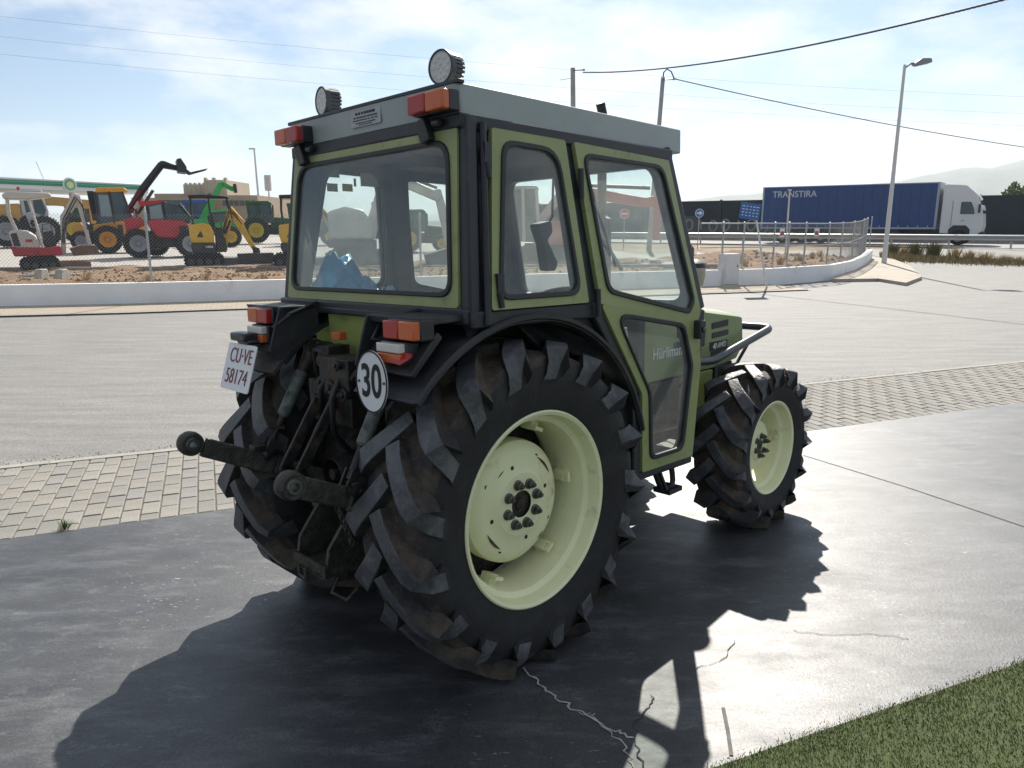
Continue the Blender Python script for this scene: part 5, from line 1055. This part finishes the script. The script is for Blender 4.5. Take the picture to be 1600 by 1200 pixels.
mb = MB(); mb.box((LT-.04, 1.27, 2.52), (.14, 2.54, 2.9)); mb.box((.04, 1.27, 2.52), (.12, 2.54, 2.9)); mb.box((LT/2, 1.27, 3.96), (LT+.06, 2.54, .06)); mb.box((LT/2, 1.27, 1.06), (LT+.06, 2.54, .12)); mb.build('trailer_frame', M('trailer_edge', (.3, .34, .4), .5), tr_)
text('lettering', 'TRANSTIRA', .62, M('print_pale', (.42, .48, .56), .6), tr_, axes((2.25, .003, 3.42), (1, 0, 0), (0, 0, 1)), .003, .95, bold=.008)
m_strap = M('strap', (.03, .06, .13), .6)
for i in range(19): MB().box((.5+i*.58, .012, 2.45), (.045, .012, 2.7)).build('strap', m_strap, tr_); MB().box((.5+i*.58, .004, 1.18), (.06, .02, .16)).build('buckle', c_rimg, tr_)
mb = MB(); mb.box((LT/2, 1.27, .88), (LT-.6, 1.0, .24)); mb.box((7.2, .12, .72), (4.2, .05, .5)); mb.build('chassis', c_dark, TK)
for x in (1.6, 2.95, 4.3, 13.05):
    for y in (.18, 2.36):
        W = bpy.data.objects.new('wheel', None); C.objects.link(W); W.parent = TK; W.location = (x if x < 13 else 14.05+CX, y, .50); mb = MB(); mb.lathe([(.28, -.16), (.46, -.17), (.5, -.12), (.5, .12), (.46, .17), (.28, .16)], (0, 0, 0), 'y', 28); mb.build('tyre', m_side, W); mb = MB(); mb.lathe([(.0001, -.08), (.12, -.1), (.14, -.05), (.27, -.13), (.29, -.16)], (0, 0, 0), 'y', 24); mb.build('rim', c_rimg, W)
cp = rpoly([(12.95, .75), (15.2, .55), (15.32, 1.2), (15.2, 2.3), (14.85, 3.15), (14.2, 3.75), (12.95, 3.85)], [.05, .1, .3, .4, .2, .3, .1], 4)
cab = MB().prism(cp, lambda a, b, d: Vector((a+CX, d, b)), .06, 2.46).build('cab', c_cab, TK, .05)
mb = MB(); mb.prism(rpoly([(14.0, 1.95), (14.82, 1.95), (14.72, 2.35), (14.55, 2.72), (14.0, 2.72)], .08), lambda a, b, d: Vector((a+CX, d, b)), .045, .07); mb.build('side_window', c_glass, cab); mb = MB(); mb.prism([(14.9, 2.0), (15.24, 2.0), (14.93, 3.0), (14.7, 3.0)], lambda a, b, d: Vector((a+.03+CX, d, b)), .2, 2.3); mb.build('windscreen', c_glass, cab)
mb = MB(); mb.box((15.05+CX, -.10, 2.3), (.12, .2, .55)); mb.build('mirror', c_dark, cab, .03); mb = MB(); mb.prism(rpoly([(13.45, .35), (14.65, .35), (14.65, 1.0), (14.4, 1.25), (13.7, 1.25), (13.45, 1.0)], .1), lambda a, b, d: Vector((a+CX, d, b)), .03, .3); mb.build('wheel_arch', c_dark, cab); mb = MB(); mb.box((15.22+CX, 1.26, .62), (.25, 2.4, .45)); mb.build('bumper', c_dark, cab, .04); mb = MB(); mb.box((13.55+CX, .05, 2.0), (.05, .02, 1.6)); mb.box((14.2+CX, .05, 1.55), (.22, .02, .05)); mb.build('door_seam', c_rimg, cab)
# dark noise barrier with graffiti
m_bar2 = M('barrier_dark', (.018, .026, .034), .7, var=.25, scale=.6); q0 = T0-hn*9-hd*34; q1 = T0-hn*9+hd*52; BR = empty('noise_barrier', Vector((q0.x, q0.y, .4)), math.atan2(hd.y, hd.x)); tag(BR, 'long dark panelled barrier with pale graffiti behind the far road', 'barrier')
nb_ = 22; wp = (q1-q0).length/nb_
for i in range(nb_):
    MB().box((wp*(i+.5), 0, 1.72), (wp-.12, .12, 3.4)).build('panel', m_bar2, BR); MB().box((wp*i, 0, 1.75), (.16, .24, 3.5)).build('post', c_dark, BR)
MB().box((wp*nb_/2, 0, .25), (wp*nb_, .3, .5)).build('plinth', M('plinth', (.3, .27, .25), .9), BR)
m_graf = M('graffiti_pale', (.2, .22, .22), .8)
for i in range(15):
    x = 21.0+i*1.15; z = 1.25+random.uniform(-.1, .1); mb = MB()
    if i % 3 == 1: mb.tube([(x, -.075, z-.45), (x, -.075, z+.4)], .07, 6); mb.tube([(x-.25, -.075, z+.1), (x+.3, -.075, z+.2)], .06, 6)
    else: mb.tube([(x+.36*cos(t), -.075, z+.48*sin(t)) for t in [2*pi*j/14 for j in range(14)]], .075, 6, closed=True)
    mb.v = [(a, -.062-(.004 if b < -.075 else 0), c) for a, b, c in mb.v]; mb.build('graffiti', m_graf, BR, fix=False)
# guard rail
g0 = T0+hn*6.5-hd*26; g1 = T0+hn*6.5+hd*40; GR = empty('guard_rail', Vector((g0.x, g0.y, .41)), math.atan2(hd.y, hd.x)); tag(GR, 'grey steel guard rail along the near edge of the far road', 'guard rail'); Lg = (g1-g0).length
prof = [(0, .46), (-.06, .50), (-.06, .56), (0, .60), (0, .63), (-.06, .67), (-.06, .73), (0, .77), (.01, .77), (-.045, .72), (-.045, .68), (.012, .64), (.012, .59), (-.045, .55), (-.045, .51), (.01, .46)]
MB().prism(prof, lambda a, b, d: Vector((d, a, b)), 0, Lg).build('beam', m_galv, GR, fix=True)
for i in range(int(Lg/3)+1): MB().box((3*i, .08, .38), (.1, .06, .76)).build('post', m_galv, GR)
# ================================================================ POLES AND CABLES
m_pole = M('pole_concrete', (.30, .31, .30), .85, var=.2, scale=1.5); m_cable = M('cable_black', (.03, .032, .034), .7)
def pole(px0, py0, px1, py1, Y, w, label, hook=False):
    b = at(px0, py0, Y); t = at(px1, py1, Y); R = empty('utility_pole', b); tag(R, label, 'pole'); mb = MB(); d = t-b
    mb.tube([Vector((0, 0, 0))-d*.02, d], [w*.62, w*.45], 4); mb.build('shaft', m_pole, R)
    mb = MB(); mb.tube([d*.985+Vector((0, -.1, 0)), d*.985+Vector((.55, -.15, .02))], .03, 6); mb.lathe([(.0001, .05), (.05, .04), (.05, -.04), (.0001, -.05)], d*.985+Vector((.55, -.15, .02)), 'x', 10); mb.build('insulator', c_dark, R)
    if hook: mb = MB(); mb.tube([d+Vector((.0, 0, -.1)), d+Vector((.02, 0, .25)), d+Vector((.2, 0, .42)), d+Vector((.42, 0, .3)), d+Vector((.6, 0, -.05)), d+Vector((.75, 0, -.1))], .035, 8); mb.build('cable_loop', m_cable, R)
    return t
pt1 = pole(897, 392, 895, 106, 40, .26, 'grey concrete utility pole rising behind the middle of the tractor roof')
pt2 = pole(1014, 389, 1036, 121, 42, .24, 'leaning utility pole with a cable loop rising right of the tractor roof', True)
def cable(name, a, b, sag, r, label, tw=False, n=40):
    a = Vector(a); b = Vector(b); P = [a.lerp(b, i/n)-Vector((0, 0, sag*4*(i/n)*(1-i/n))) for i in range(n+1)]; mb = MB()
    if tw:
        nn = 400; Q = [a.lerp(b, i/nn)-Vector((0, 0, sag*4*(i/nn)*(1-i/nn))) for i in range(nn+1)]
        for ph in (0, 2.1, 4.2): mb.tube([q+Vector((0, r*.8*cos(i*.9+ph), r*.8*sin(i*.9+ph))) for i, q in enumerate(Q)], r*.62, 5)
    else: mb.tube(P, r, 5)
    tag(mb.build(name, m_cable, None, fix=False), label, 'cable')
cable('power_cable', pt1+Vector((.5, -.15, -.25)), at(1760, -52, 17), .55, .022, 'thick twisted black cable running from the middle pole to the upper right', True)
cable('power_cable', pt2+Vector((.75, 0, -.1)), at(1700, 243, 60), .35, .028, 'black cable sagging from the leaning pole to the right edge')
cable('stay_wire', pt1+Vector((-.1, 0, -.5)), pt1+Vector((-.65, -.1, -.6)), 0, .012, 'short wire stub on the left of the middle pole')
for i, (ya, yb) in enumerate(((20, 148), (52, 174), (80, 192))): cable('overhead_wire', at(-120, ya-8, 62), at(1720, yb+8, 70), .9, .007, '%s of three thin overhead wires crossing the sky' % ('uppermost', 'middle one', 'lowest')[i])
# ================================================================ FAR LEFT: FUEL STATION, BUILDING, MASTS
fa, fb = at(-90, 300, 78), at(232, 303, 98); fd = (fb-fa); fd.z = 0; Lf = fd.length; fd.normalize(); FS = empty('fuel_station_canopy', Vector((fa.x, fa.y, .4)), math.atan2(fd.y, fd.x)); tag(FS, 'white and green fuel station canopy with a round emblem behind the yard', 'canopy')
zb_, zt_ = fb.z-.4, at(232, 288, 98).z-.4; dz = zt_-zb_; m_cw = M('canopy_white', (.6, .62, .62), .5, var=.05); m_cg = M('canopy_green', (.02, .2, .12), .4, var=.08); m_cg2 = M('canopy_green_light', (.10, .36, .2), .4)
MB().box((Lf/2, 6, zb_+dz/2), (Lf, 12, dz)).build('fascia', m_cw, FS, .05); MB().box((Lf/2, -.03, zb_+dz*.60), (Lf+.02, .1, dz*.42)).build('band', m_cg, FS); MB().box((Lf/2, -.05, zb_+dz*.66), (Lf+.03, .1, dz*.08)).build('band', m_cg2, FS)
lx = (at(98, 291, 90)-fa).dot(fd)
for rr2, mm, dd in ((1.0, m_cw, -.12), (.78, m_cg2, -.16), (.5, M('emblem_pale', (.6, .62, .25), .5), -.2), (.24, m_cw, -.24)):
    k = 18; pts = [(lx+rr2*.8*(1+(.10 if i % 2 else -.04))*cos(2*pi*i/(2*k)), zb_+dz*.56+rr2*.8*(1+(.10 if i % 2 else -.04))*sin(2*pi*i/(2*k))) for i in range(2*k)]; MB().prism(pts, lambda a, b, d: Vector((a, d, b)), dd, 0).build('emblem', mm, FS)
for x in (6, 16, 26, Lf-3): MB().cyl((x, 5, 0), (x, 5, zb_+.2), .25, n=12).build('column', m_cw, FS)
MB().tube([(lx-.6, 4, zt_), (lx-1.3, 4, zt_+2.2)], .06, 6).build('antenna', m_cw, FS)
m_bei = M('building_beige', (.36, .28, .2), .85, var=.1, scale=.15); m_bei2 = M('building_pale', (.42, .37, .28), .85, var=.1, scale=.15); BL = empty('building', at(300, 360, 150)); BL.location.z = .4; tag(BL, 'beige flat roofed building with stepped upper floors behind the yard machines', 'building'); o0 = BL.location.copy()
def block(x0, x1, yt, Y, dep, mat, nm='wall'):
    a = at(x0, yt, Y)-o0; b = at(x1, yt, Y)-o0; MB().box(((a.x+b.x)/2, (a.y)+dep/2, a.z/2), (b.x-a.x, dep, a.z)).build(nm, mat, BL); return a, b
block(205, 330, 309, 150, 25, m_bei); block(330, 402, 305, 152, 25, m_bei); block(286, 318, 288, 158, 12, m_bei2); block(318, 352, 281, 156, 14, m_bei2); block(241, 330, 302.5, 156, 18, m_bei)
for x in range(288, 318, 7): block(x, x+3, 285.5, 157.9, .8, m_bei2, 'parapet')
for x in (318, 331, 349): block(x, x+4, 277.5, 155.9, .8, m_bei2, 'parapet')
for x in [250+6.5*i for i in range(8)]+[345+9*i for i in range(6)]:
    a = at(x, 312, 149.9)-o0; MB().box((a.x, a.y if x < 330 else a.y+2, a.z-.6), (.75, .3, 1.0)).build('window', c_glass, BL)
def mast(name, px0, py0, px1, py1, Y, label, flood):
    b = at(px0, py0, Y); t = at(px1, py1, Y); R = empty(name, b); tag(R, label, 'mast'); h = t.z-b.z
    MB().tube([(0, 0, -8), (t.x-b.x, 0, h)], [.22, .12], 8).build('pole', m_lp, R)
    mb = MB()
    if flood: mb.box((t.x-b.x, 0, h-1.2), (1.2, .5, 3.0)); [mb.box((t.x-b.x+sx_, -.3, h-.3-zz), (.5, .2, .5)) for zz in (0, .8, 1.6) for sx_ in (-.35, .35)]
    else: mb.box((t.x-b.x-.3, 0, h+.05), (.9, .4, .2))
    mb.build('lamp_head', m_lp, R)
mast('lamp_mast', 406, 315, 397, 233, 115, 'tall thin lamp mast left of the tractor roof', False); mast('floodlight_mast', 422, 318, 418, 276, 150, 'shorter floodlight mast with a cluster of lamps left of the tractor roof', True)
# ================================================================ TREE, HILLS, HAZE
def tree(px, py, Y, R, label):
    b = at(px, 372, Y); b.z = .4; c = at(px, py, Y); Tn = empty('tree', b); tag(Tn, label, 'tree'); h = c.z-b.z
    mb = MB(); mb.tube([(0, 0, -.2), (.1, 0, h*.4), (0, .1, h*.8)], [.3, .22, .1], 8)
    for i in range(7): a = i*.9; mb.tube([(.05, 0, h*(.35+.05*i)), (cos(a)*R*.6, sin(a)*R*.6, h*(.6+.06*i))], [.1, .03], 6)
    mb.build('trunk', M('bark', (.1, .07, .05), .9), Tn); mb = MB()
    cl = [(Vector((random.gauss(0, R*.42), random.gauss(0, R*.42), h+random.gauss(-R*.25, R*.32))), random.uniform(.25, .5)*R) for _ in range(30)]
    for cc, r in cl:
        for k in range(170):
            d = Vector((random.gauss(0, 1), random.gauss(0, 1), random.gauss(0, 1))).normalized()*r*random.random()**.4; p = cc+d; n1 = Vector((random.gauss(0, 1), random.gauss(0, 1), random.gauss(0, 1))).normalized(); t1 = n1.orthogonal().normalized()*.11; t2 = n1.cross(t1).normalized()*.17
            mb.add([p-t1, p+t2, p+t1, p-t2], [(0, 1, 2, 3)], random.randrange(2))
    mb.build('crown', [M('leaf_a', (.12, .16, .06), .7, var=.3, scale=1), M('leaf_b', (.16, .2, .08), .7, var=.3, scale=1)], Tn, fix=False)
tree(1590, 300, 84, 1.8, 'round green tree showing above the dark barrier at the right edge')
HY = 4200.0; ridge = [(400, 352), (700, 347), (1000, 322), (1100, 310), (1180, 303), (1281, 295), (1340, 290), (1390, 286), (1456, 273), (1491, 265), (1515, 263), (1537, 264), (1565, 257), (1600, 246), (1680, 225), (1800, 215), (1950, 232), (2200, 300)]
from mathutils import noise as N2
def hill(u, v):
    i = u*(len(ridge)-1); k = min(int(i), len(ridge)-2); f = i-k; f = f*f*(3-2*f) if False else f
    x = ridge[k][0]*(1-f)+ridge[k+1][0]*f; y = ridge[k][1]*(1-f)+ridge[k+1][1]*f; p = at(x, y, HY); t = sin(pi*min(1, v*1.0)*.5)
    base = at(x, 352, HY-2200*(1-v)); q = Vector((base.x, base.y, 0)); zz = max(0, p.z)*t*t+60*N2.noise(Vector((x*.02, v*4, 0)))*v*(1-v)*2
    return Vector((q.x, q.y, zz-2 if v == 0 else zz))
mb = MB(); mb.sheet(hill, 85, 14); tag(mb.build('hills', M('hill_scrub', (.10, .105, .06), .95, var=.4, scale=.004)), kind='structure')
HZ = MB().box((0, 2200, 249), (13000, 8000, 502)).build('haze', None)
HZ.data.materials.clear(); hm = bpy.data.materials.new('haze_air'); hm.use_nodes = True; hm.node_tree.nodes.clear(); ho = hm.node_tree.nodes.new('ShaderNodeOutputMaterial'); hv = hm.node_tree.nodes.new('ShaderNodeVolumePrincipled')
hv.inputs['Color'].default_value = (.78, .89, 1, 1); hv.inputs['Density'].default_value = .00013; hv.inputs['Anisotropy'].default_value = .35; hm.node_tree.links.new(hv.outputs[0], ho.inputs['Volume']); HZ.data.materials.append(hm); tag(HZ, kind='stuff')
